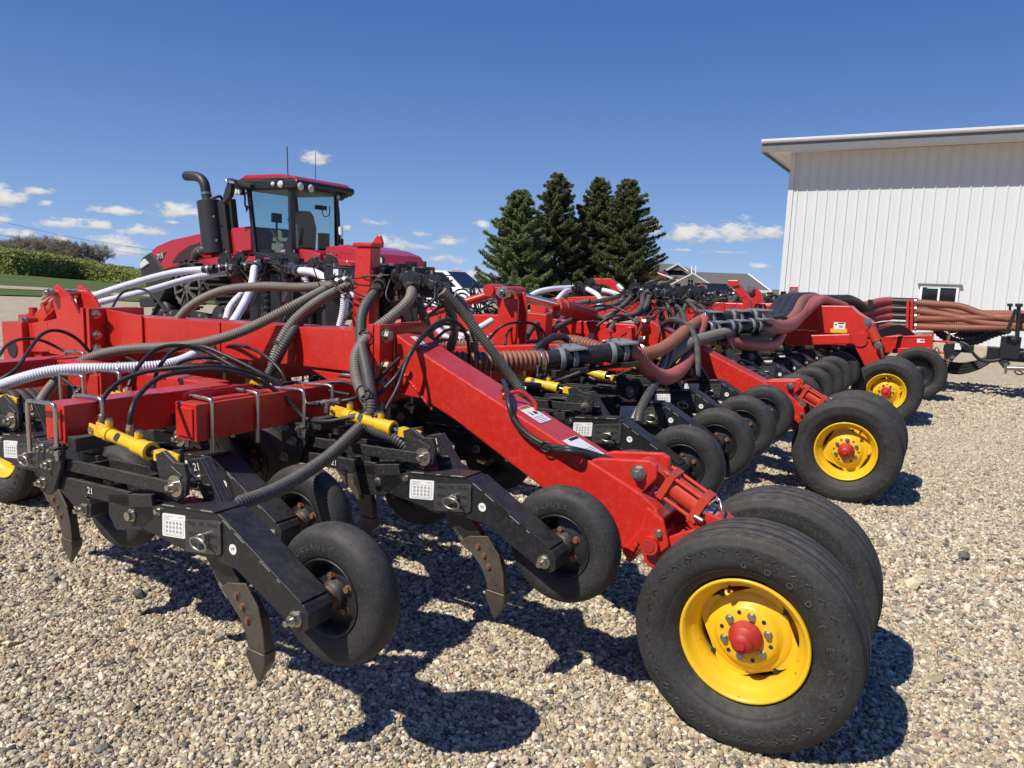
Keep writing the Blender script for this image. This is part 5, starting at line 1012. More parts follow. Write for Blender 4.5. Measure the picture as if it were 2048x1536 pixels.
# thin wires hanging about the near manifold and looms in front of the pickup
mb = MB()
for pts in ([(660, 560, 2.95), (690, 590, 2.95), (720, 598, 2.95), (745, 590, 2.98)], [(700, 580, 2.95), (728, 592, 2.9), (752, 585, 2.95)], [(870, 570, 3.05), (868, 600, 3.0), (845, 618, 3.0), (830, 605, 3.0)], [(780, 560, 3.0), (772, 590, 2.95), (782, 605, 2.95), (800, 600, 3.0)], [(812, 545, 3.2), (840, 548, 3.1), (880, 572, 3.1), (905, 560, 3.3)], [(490, 520, 4.1), (500, 508, 4.1), (515, 506, 4.1), (550, 517, 4.1)], [(598, 545, 4.1), (605, 565, 4.0), (625, 568, 4.0), (645, 555, 4.0)], [(475, 540, 4.1), (478, 570, 4.1), (472, 585, 4.1)], [(690, 590, 3.6), (715, 620, 3.6), (730, 645, 3.6)],
            [(905, 610, 6), (915, 590, 6.2), (930, 588, 6.3), (945, 605, 6.3)], [(902, 605, 6), (912, 582, 6.2), (932, 580, 6.3), (950, 600, 6.3)], [(900, 615, 6), (910, 597, 6.2), (925, 595, 6.3), (940, 612, 6.3)], [(880, 600, 5.5), (900, 612, 5.6), (925, 605, 5.8)], [(885, 612, 5.5), (905, 625, 5.6), (935, 618, 5.8)], [(900, 575, 5.5), (903, 600, 5.6), (900, 622, 5.8)], [(935, 600, 6), (950, 606, 6.2), (975, 603, 6.4)], [(930, 610, 6), (955, 618, 6.2), (985, 612, 6.4)]): mb.tube(spline(P3(pts), .02), .0055 if pts[0][2] < 5 else .009, 6)
for i in range(30): p = ata(gg.uniform(870, 985), gg.uniform(598, 632), 6.2); mb.tube(spline([p, p+gg.normal(0, .09, 3), p+gg.normal(0, .16, 3)], .02), .008, 5)
D(mb, 'wire_loom', ['plastic'])
# main air lines: ribbed hose into clamped pipes
R1_ = .060
hose('brown', [(850, 722, 3.35), (915, 723, 3.5), (1000, 722, 3.7), (1088, 720, 3.95)], R1_, .031, .16); hose('brown', [(870, 688, 4.65), (960, 690, 4.75), (1060, 691, 4.9), (1105, 683, 5.0), (1150, 683, 5.0), (1190, 693, 5.0), (1215, 704, 5.0)], .048, .026, .16)
hose('black', [(1055, 722, 4.3), (1070, 702, 4.35), (1090, 684, 4.45), (1110, 674, 4.6), (1130, 676, 4.8), (1140, 690, 4.9)], .026)
def pipe_run(x0, y0, x1, y1, a0, a1, r, off, clamps, name='air_pipe'):
    p0, p1 = ata(x0, y0, a0), ata(x1, y1, a1); d = (p1-p0)/np.linalg.norm(p1-p0); mb = MB()
    for o_ in off: mb.cyl(p0+np.array(o_), p1+np.array(o_), r, n=24)
    for t in clamps:
        c = p0*(1-t)+p1*t; offs = np.array(off); mid = offs.mean(0); sp = np.abs(offs-mid).max(0); w = .11; sd = np.cross(d, [0, 0, 1]); sd /= np.linalg.norm(sd); up = np.cross(sd, d); Rm = np.array([d, sd, up]).T
        mb.box(c+mid+up*(r+sp[2]+.004), (w, 2*(sp[1]+r)+.015, .012), Rm, 1); mb.box(c+mid-up*(r+.016), (w, 2*(sp[1]+r)+.015, .03), Rm, 2)
        for s_ in (-1, 1): mb.lathe([(r+.004, -w/2), (r+.012, -w/2), (r+.012, -w/2+.03), (r+.004, -w/2+.03)], c+offs[0] if s_ < 0 else c+offs[0]+d*(w-.03), d, 24, 1)
        for k in (-1, 0, 1): mb.bolt(c+mid+d*k*.06+up*(r+sp[2]+.008)-sd*(sp[1]*0+.03), up, .007, .016, 3, .02)
    for o_ in off: mb.lathe([(r*1.24, -.02), (r*1.3, -.018), (r*1.3, .008), (r*1.24, .01)], p0+np.array(o_), d, 24, 3)
    return D(mb, name, ['black', 'grey', 'plastic', 'steel'], .002)
pipe_run(1084, 721, 1258, 701, 3.95, 4.35, .055, [(0, 0, 0), (.0, .15, .0)], (.28, .86))
p_ = ata(1086, 721, 3.94); mb = MB(); mb.bolt(p_+[0, -.07, -.02], (0, 0, -1), .012, .02, 0, .05); D(mb, 'hose_clamp', 'steel')
hose('pink', [(1252, 702, 4.34), (1272, 710, 4.4), (1292, 735, 4.5), (1320, 753, 4.7), (1348, 750, 5.0), (1372, 725, 5.6), (1388, 690, 6.2), (1402, 655, 6.9), (1409, 636, 7.2)], .052, .022, .10)
hose('brown', [(1255, 712, 4.6), (1285, 709, 4.7), (1320, 700, 5.0), (1350, 680, 5.5), (1375, 658, 6.2), (1400, 640, 7.2)], .048, .022, .13); hose('brown', [(1200, 704, 4.9), (1230, 709, 4.9), (1270, 712, 4.9)], .05, .026, .13)
hose('grey', [(1325, 738, 5.2), (1345, 712, 5.4), (1372, 690, 5.8), (1405, 678, 6.4), (1440, 668, 7.0), (1470, 662, 7.4)], .052, .026, .2)
pipe_run(1408, 637, 1521, 633, 7.2, 7.6, .062, [(0, 0, 0), (0, .2, .0)], (.06, .55, .93)); pipe_run(1420, 657, 1512, 650, 7.1, 7.5, .06, [(0, 0, 0), (0, .2, 0)], (.05, .5, .95))
for k in (0, 1): hose('pink', [(1518, 632+3*k, 7.6), (1536, 645+4*k, 7.8), (1558, 652+5*k, 8.2), (1583, 647+4*k, 8.9), (1603, 628+3*k, 9.6), (1620+8*k, 607+2*k, 10.2), (1638+6*k, 600, 10.5), (1660, 604, 10.7), (1690, 614, 11)], .062, 0)
for k, c in enumerate(('black', 'black', 'black', 'brown')): hose(c, [(1538+13*k, 650-2*k, 9.0), (1548+14*k, 628, 9.4), (1562+13*k, 606, 9.9), (1585+9*k, 598, 10.3), (1610+9*k, 598, 10.8), (1640, 606, 11.3)], .085 if k < 3 else .065, 0)
for k in range(5): hose('black', [(1612+14*k, 600, 11), (1640+14*k, 598, 11.5), (1668+12*k, 606, 12), (1690+10*k, 618, 12.2)], .06, 0)
hose('smooth', [(1440, 672, 7.2), (1480, 676, 7.4), (1520, 676, 7.7), (1545, 662, 8.2), (1560, 648, 8.8)], .058, 0); hose('pink', [(1450, 680, 7.2), (1500, 690, 7.5), (1545, 690, 8.0), (1562, 668, 8.6), (1566, 655, 9)], .058, 0)
hose('smooth', [(1505, 652, 7.5), (1530, 662, 7.8), (1550, 655, 8.2)], .08, 0)
# dark seed hoses fanning off the inner manifolds
rs = .027
for pts in ([(1262, 595, 7.0), (1245, 612, 6.9), (1215, 632, 6.8), (1190, 640, 6.8)], [(1286, 590, 6.9), (1283, 612, 6.7), (1270, 628, 6.5), (1238, 636, 6.4), (1215, 668, 6.2)], [(1298, 594, 6.9), (1290, 615, 6.7), (1268, 632, 6.6), (1230, 640, 6.6)], [(1250, 600, 7.2), (1220, 612, 7.2), (1180, 622, 7.2), (1150, 625, 7.4)], [(1318, 606, 7.4), (1326, 640, 7.2), (1332, 668, 7.2)], [(1340, 605, 7.4), (1360, 620, 7.2), (1370, 645, 7.0), (1362, 668, 6.9)], [(1335, 608, 7.5), (1342, 640, 7.4), (1340, 665, 7.4)], [(1375, 600, 8), (1400, 612, 8), (1420, 632, 8)], [(1374, 602, 8), (1390, 618, 7.8), (1398, 632, 7.8)], [(1372, 610, 8), (1365, 630, 7.8), (1368, 650, 7.6)], [(1348, 605, 8), (1356, 632, 7.8), (1352, 660, 7.6)],
            [(1325, 650, 6.3), (1345, 640, 6.2), (1375, 650, 6.1), (1392, 685, 5.9), (1395, 730, 5.7), (1393, 755, 5.6)], [(1362, 660, 6.0), (1342, 680, 5.6), (1328, 720, 5.1), (1310, 765, 4.6), (1290, 800, 4.2), (1280, 822, 4.05), (1276, 845, 4.0)], [(1365, 662, 6.0), (1348, 690, 5.5), (1335, 730, 5.1), (1322, 752, 4.9)],
            [(1068, 690, 5.4), (1080, 672, 5.4), (1105, 660, 5.6), (1145, 640, 6.0), (1180, 630, 6.3)], [(1100, 685, 5.6), (1110, 660, 5.8), (1122, 640, 6.2), (1150, 630, 6.5), (1200, 636, 6.7), (1215, 640, 6.7)], [(1045, 690, 5.0), (1065, 655, 5.2), (1095, 632, 5.6), (1115, 632, 6)],
            [(1440, 660, 7.6), (1448, 690, 7.3), (1452, 720, 7.1)], [(1460, 595, 11), (1460, 615, 10.5), (1455, 630, 10)], [(1472, 592, 11), (1462, 612, 10.6), (1458, 632, 10)], [(1465, 590, 12), (1420, 598, 11.8), (1390, 606, 11.5), (1370, 615, 11.5)], [(1430, 590, 12), (1400, 600, 12), (1392, 610, 12)],
            [(1180, 602, 9), (1150, 608, 9), (1120, 620, 9)], [(1240, 592, 9), (1210, 600, 9.2), (1175, 606, 9.4)]): hose('smooth', pts, rs if pts[0][2] < 9 else rs*1.2, 0)
# ------------------------------------------------------------------ tracked tractor in front of the drill
def glass_mat(name, tint, gl=.10):
    m = bpy.data.materials.new(name); m.use_nodes = True; nt = m.node_tree; nt.nodes.remove(nt.nodes['Principled BSDF']); out = nt.nodes['Material Output']
    t = N(nt, 'ShaderNodeBsdfTransparent'); t.inputs[0].default_value = (*tint, 1); g = N(nt, 'ShaderNodeBsdfGlossy', Roughness=.03); mx = N(nt, 'ShaderNodeMixShader'); lw = N(nt, 'ShaderNodeLayerWeight', Blend=.25)
    mr = N(nt, 'ShaderNodeMapRange'); nt.links.new(lw.outputs['Fresnel'], mr.inputs[0]); mr.inputs[3].default_value = gl*.6; mr.inputs[4].default_value = .45
    nt.links.new(mr.outputs[0], mx.inputs[0]); nt.links.new(t.outputs[0], mx.inputs[1]); nt.links.new(g.outputs[0], mx.inputs[2]); nt.links.new(mx.outputs[0], out.inputs[0]); return m
M['cabglass'] = glass_mat('tinted_cab_glass', (.70, .82, .80), .05); M['carglass'] = glass_mat('car_glass', (.25, .30, .30), .2)
M['lamp'] = paint('lamp_lens', (.62, .62, .60), .12, .4, .02); M['beige'] = paint('beige_trim', (.36, .33, .24), .6, 0, .05); M['seat'] = paint('grey_seat', (.13, .125, .11), .7, 0, .05)
M['matt'] = paint('matt_black_steel', (.022, .023, .026), .48, 0, .08); M['trackrub'] = paint('track_rubber', (.022, .022, .022), .75, 0, .3, sc=12); M['idler'] = paint('grey_wheel_casting', (.10, .10, .09), .55, 0, .3)
TO = np.array([15.0, -13.8, 0.0]); tg = float(ground_z(*m2w((-15, 13.8, 0))[:2])); tractor = empty('tracked_tractor', tuple(m2w((-15, 13.8, tg))), -AZ); TO[2] = -tg
tag(tractor, 'large red tracked tractor with a dark exhaust stack and a glazed cab', 'tractor')
def T_(mb, name, mats, bevel=0, parent=None): return mb.build(name, mats, tractor if parent is None else parent, bevel, loc=tuple(TO) if parent is None else (0, 0, 0))
AN = 12.6
mb = MB(); hood = px2([(300, 503), (312, 492), (340, 480), (402, 466), (450, 458), (478, 455), (482, 512), (445, 517), (400, 520), (372, 528), (327, 541)], AN)
mb.prism(hood, AN, AN+1.75); 
o = T_(mb, 'hood', 'crimson', .05)
mb = MB(); mb.prism(px2([(462, 456), (500, 452), (503, 500), (470, 505)], AN-.1), AN-.1, AN+2.0); mb.prism(px2([(395, 521), (440, 512), (500, 512), (560, 519), (565, 535), (540, 545), (395, 541)], 12.2), 12.2, 13.4); T_(mb, 'shroud', 'crimson', .03)
mb = MB(); mb.prism(px2([(277, 528), (284, 515), (300, 504), (327, 541), (372, 529), (420, 522), (425, 590), (345, 602), (300, 598), (283, 550)], AN+.03), AN+.03, AN+1.72); mb.prism(px2([(277, 596), (308, 594), (310, 613), (279, 615)], AN+.1), AN+.1, AN+1.6); T_(mb, 'nose', 'matt', .04)
mb = MB(); mb.prism(px2([(279, 527), (288, 517), (297, 527), (281, 538)], AN+.0), AN-.01, AN+.5); T_(mb, 'headlight', 'lamp', .015)
mb = MB(); mb.prism(px2([(346, 522), (358, 506), (378, 492), (400, 485), (400, 511), (372, 522), (346, 527)], AN), AN-.008, AN); 
for i in range(13):
    for j in range(9):
        x, y = 350+i*4.2+(j % 2)*2.1, 523-j*4.4-.25*i*4.2*.6
        if y > 522-(x-346)*.05 or y < 508-(x-352)*.5 or x > 398: continue
        c = ata(x, y, AN); mb.box(c-[0, .010, 0], (.020, .006, .020), m=1)
T_(mb, 'side_grille', ['ink', 'hub'], 0)
mb = MB(); bp = [(311, 513), (333.5, 503), (321, 526.5)]; mb.prism(px2(bp, AN), AN-.012, AN, 1); cx_ = np.mean(bp, 0); mb.prism(px2([tuple(cx_+(np.array(q)-cx_)*.90) for q in bp], AN), AN-.016, AN-.012, 0)
p0 = ata(321, 512.5, AN); ex = ata(331, 509.0, AN)-p0; ex /= np.linalg.norm(ex); place_text(mb, '715', .185, p0+[.01, -.02, .0], ex, (-.12, 0, 1), 2); T_(mb, 'badge', ['matt', 'idler', 'white'], 0, o)
# exhaust and intake
e0, e1 = ata(430, 507, 12.5), ata(418, 403, 12.5); mb = MB(); mb.cyl(e0, e1, .285, n=36); mb.cyl(e1, e1+(e1-e0)*.02, .285, .24, n=36); d = (e1-e0)/np.linalg.norm(e1-e0)
mb.beam(e0+[.33, .06, 0], e1+[.33, .06, 0], .42, .10, (0, 1, 0)); mb.beam(e0+[.46, .20, 0], e1+[.47, .20, .05], .34, .16, (0, 1, 0)); mb.bolt(e0*.3+e1*.7+[.32, -.16, 0], (0, -1, 0), .025, .02, 1); mb.bolt(e0*.75+e1*.25+[.32, -.16, 0], (0, -1, 0), .025, .02, 1); T_(mb, 'muffler', ['matt', 'steel'], 0)
mb = MB(); P = [(417, 408), (412, 385), (409, 368), (401, 357), (388, 352.5), (372, 352)]; Q = spline([ata(x, y, 12.5) for x, y in P], .04); mb.tube(Q, .118, 22, 0); mb.tube(Q[-3:]+0, .10, 16, 2); c = ata(412.5, 387.5, 12.5); mb.cyl(c-d*.03, c+d*.03, .132, n=24, m=1); T_(mb, 'exhaust_pipe', ['matt', 'steel', 'ink'])
mb = MB(); mb.tube(spline([ata(424, 499, 12.4), ata(405, 500, 12.3), ata(394, 505, 12.35), ata(390, 514, 12.5)], .03), .11, 16, 0); mb.cyl(ata(405, 499.5, 12.3), ata(402, 500.5, 12.3), .122, n=18, m=1); T_(mb, 'intake_hose', ['darkhose', 'steel'])
mb = MB(); q0 = ata(420, 398, 12.5); mb.tube(spline([q0, ata(433, 394, 12.6), ata(441, 393, 12.7), ata(445, 402, 12.8)], .03), .035, 8)
T_(mb, 'bracket', 'matt')
# cab: pillars, glass, roof, interior
br = ata(585, 440, 12.5)[0]; a0, a1 = 12.5, 13.95; bf = ata(504, 440, 12.5)[0]; zb, zt = ata(585, 508, 12.5)[2], ata(585, 376, 12.5)[2]
bft = ata(498, 380, 12.5)[0]; bfb = ata(513, 508, 12.5)[0]
mb = MB(); w = .09
mb.beam((br, a0, zb-.1), (br-.03, a0, zt+.05), .14, .10, (1, 0, 0)); mb.beam((br, a1, zb), (br-.03, a1, zt), .09, .09, (1, 0, 0)); mb.beam((bfb, a0, zb-.1), (bft, a0, zt), .08, .10, (1, 0, 0)); mb.beam((bfb, a1, zb), (bft, a1, zt), .08, .08, (1, 0, 0))
mb.beam((bfb, a0, zb-.06), (br, a0, zb-.06), .1, .14); mb.beam((br, a0, zb-.02), (br, a1, zb-.02), .1, .12); mb.beam((bft, a0, zt+.03), (br, a0, zt+.03), .1, .12); mb.beam((br-.02, a0, zt+.03), (br-.02, a1, zt+.03), .1, .12); mb.prism([(br-.42, zb-.02), (br-.04, zb+.52), (br-.04, zb-.02)], a0-.012, a0+.012)
c = ata(603, 512, 12.48); place_text(mb, 'AFS', .09, np.array([br-.30, a0-.014, zb+.06]), (1, 0, .05), (0, 0, 1), 1)
mb.box(((bfb+br)/2, (a0+a1)/2, zb-.2), (abs(br-bfb), a1-a0, .2)); cab = T_(mb, 'cab', ['black', 'white'], .012)
mb = MB(); mb.add([(bfb, a0, zb), (br, a0, zb), (br-.02, a0, zt), (bft, a0, zt)], [[0, 1, 2, 3]]); T_(mb, 'door_glass', 'cabglass', 0, cab)
mb = MB(); mb.add([(br, a0, zb), (br, a1, zb), (br-.02, a1, zt), (br-.02, a0, zt)], [[0, 1, 2, 3]]); T_(mb, 'rear_glass', 'cabglass', 0, cab)
mb = MB(); mb.add([(bfb, a0, zb), (bfb, a1, zb), (bft, a1, zt), (bft, a0, zt)], [[3, 2, 1, 0]]); T_(mb, 'windscreen', 'cabglass', 0, cab)
mb = MB(); mb.add([(bfb, a1, zb), (br, a1, zb), (br-.02, a1, zt), (bft, a1, zt)], [[3, 2, 1, 0]]); T_(mb, 'far_door_glass', 'cabglass', 0, cab)
mb = MB(); mb.prism([(13.02, zb+.15), (13.56, zb+.15), (13.60, zb+.65), (13.50, zb+.95), (13.40, zb+1.04), (13.18, zb+1.04), (13.08, zb+.95), (12.98, zb+.65)], br-.50, br-.34, 1, 'yz'); mb.box((br-.62, 13.28, zb+.20), (.55, .56, .2), m=1); mb.box((br-.72, 12.86, zb+.34), (.5, .14, .08), m=0); mb.box((br-.70, 12.80, zb+.12), (.40, .22, .24)); mb.box((br-1.05, 12.72, zb+.04), (.5, .3, .1), m=2)
mb.prism([(bfb+.10, zb), (bfb+.38, zb), (bfb+.30, zb+.55), (bfb+.12, zb+.62)], 13.0, 13.35); mb.cyl((bfb+.35, 13.25, zb+.4), (bfb+.52, 13.25, zb+.75), .035, n=10, m=2); mb.lathe([(.20, -.015), (.215, 0), (.20, .015), (.185, 0), (.20, -.015)], (bfb+.53, 13.25, zb+.78), (.45, 0, .9), 28, 2); mb.box((bfb+.5, 13.25, zb+.76), (.35, .05, .03), m=2)
mb.box((br-.9, 12.85, zb+.85), (.05, .30, .22), m=2); mb.box((br-.9, 12.85, zb+.6), (.04, .04, .4), m=2); mb.box((br-.25, 13.75, zb+.3), (.2, .2, .5), m=2); mb.beam((br-.5, 12.7, zb+.05), (br-.95, 12.75, zb+.55), .04, .04, m=3); mb.box((br-.2, 13.6, zb+1.15), (.12, .3, .10), m=2); mb.tube(spline([(br-.1, 13.5, zb+1.2), (br-.12, 13.62, zb+.95), (br-.1, 13.78, zb+1.0), (br-.1, 13.8, zb+1.2)], .03), .014, 6, 2)
T_(mb, 'interior', ['beige', 'seat', 'ink', 'steel'], .02, cab)
mb = MB(); zr = zt+.02
mb.prism([(bft-.42, zr+.10), (bft-.30, zr-.02), (br+.20, zr-.04), (br+.32, zr+.04), (br+.28, zr+.16), (bft-.3, zr+.2)], a0-.14, a1+.30)
rf = T_(mb, 'roof', 'black', .04)
mb = MB(); mb.prism([(bft-.34, zr+.19), (br+.26, zr+.155), (br+.12, zr+.24), (br-.35, zr+.30), (bft-.05, zr+.31)], a0-.08, a1+.24); T_(mb, 'roof_cap', 'crimson', .05, rf)
for x, y, r_ in ((546, 368, .055), (561, 368.5, .085)): mb = MB(); c = ata(x, y, a0-.16); mb.lathe([(r_, 0), (r_*.8, -.03), (0, -.035)], c, (0, 1, 0), 20); T_(mb, 'work_light', 'lamp', 0, rf)
for x, y in ((601, 373), (622, 377)): mb = MB(); c = atb(x, y, br+.33); mb.lathe([(.09, 0), (.07, .03), (0, .035)], c, (1, 0, 0), 20); T_(mb, 'work_light', 'lamp', 0, rf)
mb = MB()
for x, y, a in ((476, 383, 12.35), (483, 384, 12.35), (470, 380, 12.5), (684, 392, 14.4), (690, 390, 14.4), (681, 395, 14.3)): c = ata(x, y, a) if a < 13 else atb(x, y, br+.2); mb.cyl(c-[0, .05, 0], c+[0, .05, 0], .075, n=14); mb.cyl(c-[.02, .055, 0], c-[.02, .04, 0], .06, n=14, m=1)
T_(mb, 'corner_lights', ['matt', 'lamp'], 0, rf)
mb = MB(); c = ata(576, 357, 12.7); mb.cyl(c, ata(574, 293, 12.7), .012, n=6); mb.cyl(c-[0, 0, .12], c+[0, 0, .08], .04, n=10); c = ata(631, 365, 13.5); mb.cyl(c, ata(631, 302, 13.5), .008, n=6); mb.box(ata(577, 362, 12.6), (.16, .12, .25)); mb.tube(spline([ata(512, 370, 12.4), ata(522, 360, 12.4), ata(540, 357.5, 12.4), ata(575, 357, 12.4), ata(610, 358.5, 12.8)], .05), .025, 8); T_(mb, 'aerial', 'matt', 0, rf)
mb = MB(); mb.prism(px2([(454, 366), (461, 366), (462, 378), (459, 392), (448, 405), (444, 407), (446, 392), (450, 378)], 12.0), 12.0, 12.12); mb.tube(spline([ata(456, 366, 12.0), ata(453, 360, 12.0), ata(462, 359, 12.1), ata(475, 362, 12.3)], .03), .03, 8, 1); mb.prism(px2([(463, 359), (480, 363), (500, 368), (500, 376), (484, 372), (468, 365)], 12.25), 12.25, 12.45); T_(mb, 'mirror', ['matt', 'steel'], .02)
mb = MB(); mb.tube(spline([atb(672, 412, br+.12), atb(676, 413, br+.14), atb(678, 430, br+.14), atb(679, 470, br+.14), atb(679, 490, br+.14)], .04), .022, 8); mb.tube(spline([ata(499, 387, 12.4), ata(490.5, 387, 12.4), ata(490, 400, 12.4), ata(491, 412, 12.4), ata(500, 413, 12.4)], .03), .022, 8); mb.cyl(ata(494, 414, 12.4), ata(493, 424, 12.4), .04, .01, n=8); T_(mb, 'grab_rail', 'matt')
# rear body, fenders and lamps
AR = 12.7
mb = MB(); mb.prism(px2([(548, 545), (560, 516), (575, 501), (590, 497), (616, 499), (640, 506), (640, 545)], AR-.1), AR-.1, AR+.9); yz_ = lambda x, y: ata(x, y, AR+.25)[[0, 2]]; BR = -10.95; zz_ = yz_(700, 492)[1]; mb.prism([tuple(yz_(646, 508)), tuple(yz_(652, 493)), (yz_(690, 490)[0], zz_+.03), (BR-.55, zz_-.05), (BR-.20, zz_-.16), (BR, zz_-.40), (BR, .9), (BR-1.3, .7), (yz_(646, 560)[0], 1.2)], AR+.25, AR+2.0); mb.prism([tuple(ata(618, 523, AR)[[0, 2]]), tuple(ata(622, 511, AR)[[0, 2]]), tuple(ata(640, 508, AR)[[0, 2]]), (BR-.75, zz_-.32), (BR-.62, zz_-.46), (BR-.62, 1.2), tuple(ata(618, 560, AR)[[0, 2]])], AR, AR+.3); bd = T_(mb, 'rear_body', 'crimson', .05)
mb = MB(); mb.tube(spline([ata(648, 510, AR), ata(650, 504, AR), ata(662, 505, AR), ata(672, 507, AR), ata(673, 512, AR)], .03), .016, 6); T_(mb, 'handle', 'matt', 0, bd)
mb = MB(); c = ata(761, 521, AR-.1); mb.lathe([(.10, -.05), (.115, .0), (.09, .06), (0, .07)], c, (0, 1, 0), 20); mb.lathe([(.09, -.055), (0, -.06)], c, (0, 1, 0), 20, 1); mb.cyl(c, c+[0, 0, -.2], .03, n=8); T_(mb, 'work_light', ['matt', 'lamp'])
for x in (837, 848): mb = MB(); c = ata(x, 527, 14.6); mb.box(c, (.09, .08, .10)); mb.cyl(c, c+[0, 0, -.14], .02, n=6); T_(mb, 'work_light', ['matt', 'lamp'])
mb = MB(); mb.box(ata(845, 540, 14.6), (.4, .5, .16)); mb.box(ata(852, 546, 14.5), (.3, .3, .12), m=1); T_(mb, 'rear_rack', ['rust', 'matt'], .02)
mb = MB(); c = ata(683, 490, 13.4); mb.cyl(c, ata(682, 470, 13.4), .03, n=8); mb.cyl(ata(682, 470, 13.4), ata(681, 454, 13.4), .055, n=12, m=1); mb.cyl(ata(683, 490, 13.4), ata(683, 478, 13.4), .05, n=10, m=2); T_(mb, 'beacon', ['steel', 'white', 'matt'])
mb = MB(); mb.prism(px2([(440, 530), (470, 530), (500, 575), (530, 640), (515, 650), (470, 590)], 12.9), 12.9, 14.5); mb.prism(px2([(500, 535), (720, 540), (720, 640), (500, 640)], 13.3), 13.3, 14.4); mb.box(ata(600, 580, 12.5), (1.6, .5, .5), m=1); mb.box(ata(660, 610, 12.4), (1.2, .6, .6), m=1); T_(mb, 'chassis', ['crimson', 'matt'], .03)
def track(bc, a, name='track'):
    zg = tg+.02; loop = [(-1.25, .06), (1.25, .06), (1.42, .18), (1.40, .42), (.42, 1.52), (.25, 1.66), (-.02, 1.72), (-.28, 1.66), (-.46, 1.50), (-1.40, .44), (-1.42, .20)]
    L_ = np.vstack([spline([np.array([x, 0, z]) for x, z in loop+[loop[0]]], .06)]); mb = MB(); out = [(x+bc, z+zg) for x, _, z in L_[:-1]]
    c = np.array([0, 0, .75]); inn = [(x*.955+bc, (z-.7)*.95+.7+zg) for x, _, z in L_[:-1]]; n = len(out); V = []
    for y in (a, a+.76): V += [(x, y, z) for x, z in out]+[(x, y, z) for x, z in inn]
    Fc = []
    for i in range(n):
        j = (i+1) % n; Fc += [[i, j, 2*n+j, 2*n+i], [n+i, 3*n+i, 3*n+j, n+j], [i, n+i, n+j, j], [2*n+i, 2*n+j, 3*n+j, 3*n+i]]
    mb.add(V, Fc)
    for i in range(0, n, 3):
        p = np.array([out[i][0], 0, out[i][1]]); q = np.array([out[(i+1) % n][0], 0, out[(i+1) % n][1]]); t = (q-p)/(np.linalg.norm(q-p)+1e-9); nn_ = np.array([t[2], 0, -t[0]]); mb.box(p+nn_*.03+[0, a+.2, 0], (.07, .36, .07), np.array([t, [0, 1, 0], nn_]).T); mb.box(p+nn_*.03+[0, a+.56, 0], (.07, .36, .07), np.array([t, [0, 1, 0], nn_]).T)
    o = T_(mb, name, 'trackrub'); mb = MB()
    for x, z, r_ in ((-1.12, .42, .32), (1.12, .42, .32), (-.42, .27, .18), (.0, .27, .18), (.42, .27, .18)): mb.lathe([(r_, .12), (r_, .03), (r_*.8, .0), (r_*.35, .03), (r_*.25, -.03), (0, -.03)], (x+bc, a+.05, z+zg), (0, 1, 0), 28, 0); mb.lathe([(r_, .7), (r_, .12)], (x+bc, a+.05, z+zg), (0, 1, 0), 20, 0)
    mb.prism([(-.95+bc, .28+zg), (-.75+bc, .52+zg), (-.2+bc, .55+zg), (0+bc, .85+zg), (.2+bc, .55+zg), (.75+bc, .52+zg), (.95+bc, .28+zg), (.6+bc, .2+zg), (-.6+bc, .2+zg)], a-.06, a+.02, 0); mb.cyl((bc, a-.10, .42+zg), (bc, a, .42+zg), .15, n=20)
    for x, z in ((-.8, .38), (-.55, .45), (-.55, .28), (.8, .38), (.55, .45), (.55, .28)): mb.bolt((x+bc, a-.06, z+zg), (0, -1, 0), .035, .035, 1)
    T_(mb, 'track_frame', ['matt', 'steel'], 0, o); mb = MB(); c = np.array([bc, a+.06, 1.10+zg])
    mb.lathe([(.50, .0), (.50, -.06), (.44, -.06), (.44, .0)], c, (0, 1, 0), 40); mb.lathe([(.16, -.08), (.16, .0), (.05, -.1), (0, -.1)], c, (0, 1, 0), 24)
    for k in range(9): t = k*2*pi/9; e = np.array([math.cos(t), 0, math.sin(t)]); mb.beam(c+e*.12-[0, .04, 0], c+e*.47-[0, .04, 0], .05, .10, (0, 1, 0))
    for k in range(24): t = k*2*pi/24; e = np.array([math.cos(t), 0, math.sin(t)]); mb.box(c+e*.54+[0, .08, 0], (.05, .2, .05), m=0)
    T_(mb, 'drive_wheel', 'idler', 0, o)
for bc, a in ((-16.25, 11.95), (-11.6, 11.95), (-16.25, 14.75), (-11.6, 14.75)): track(bc, a)
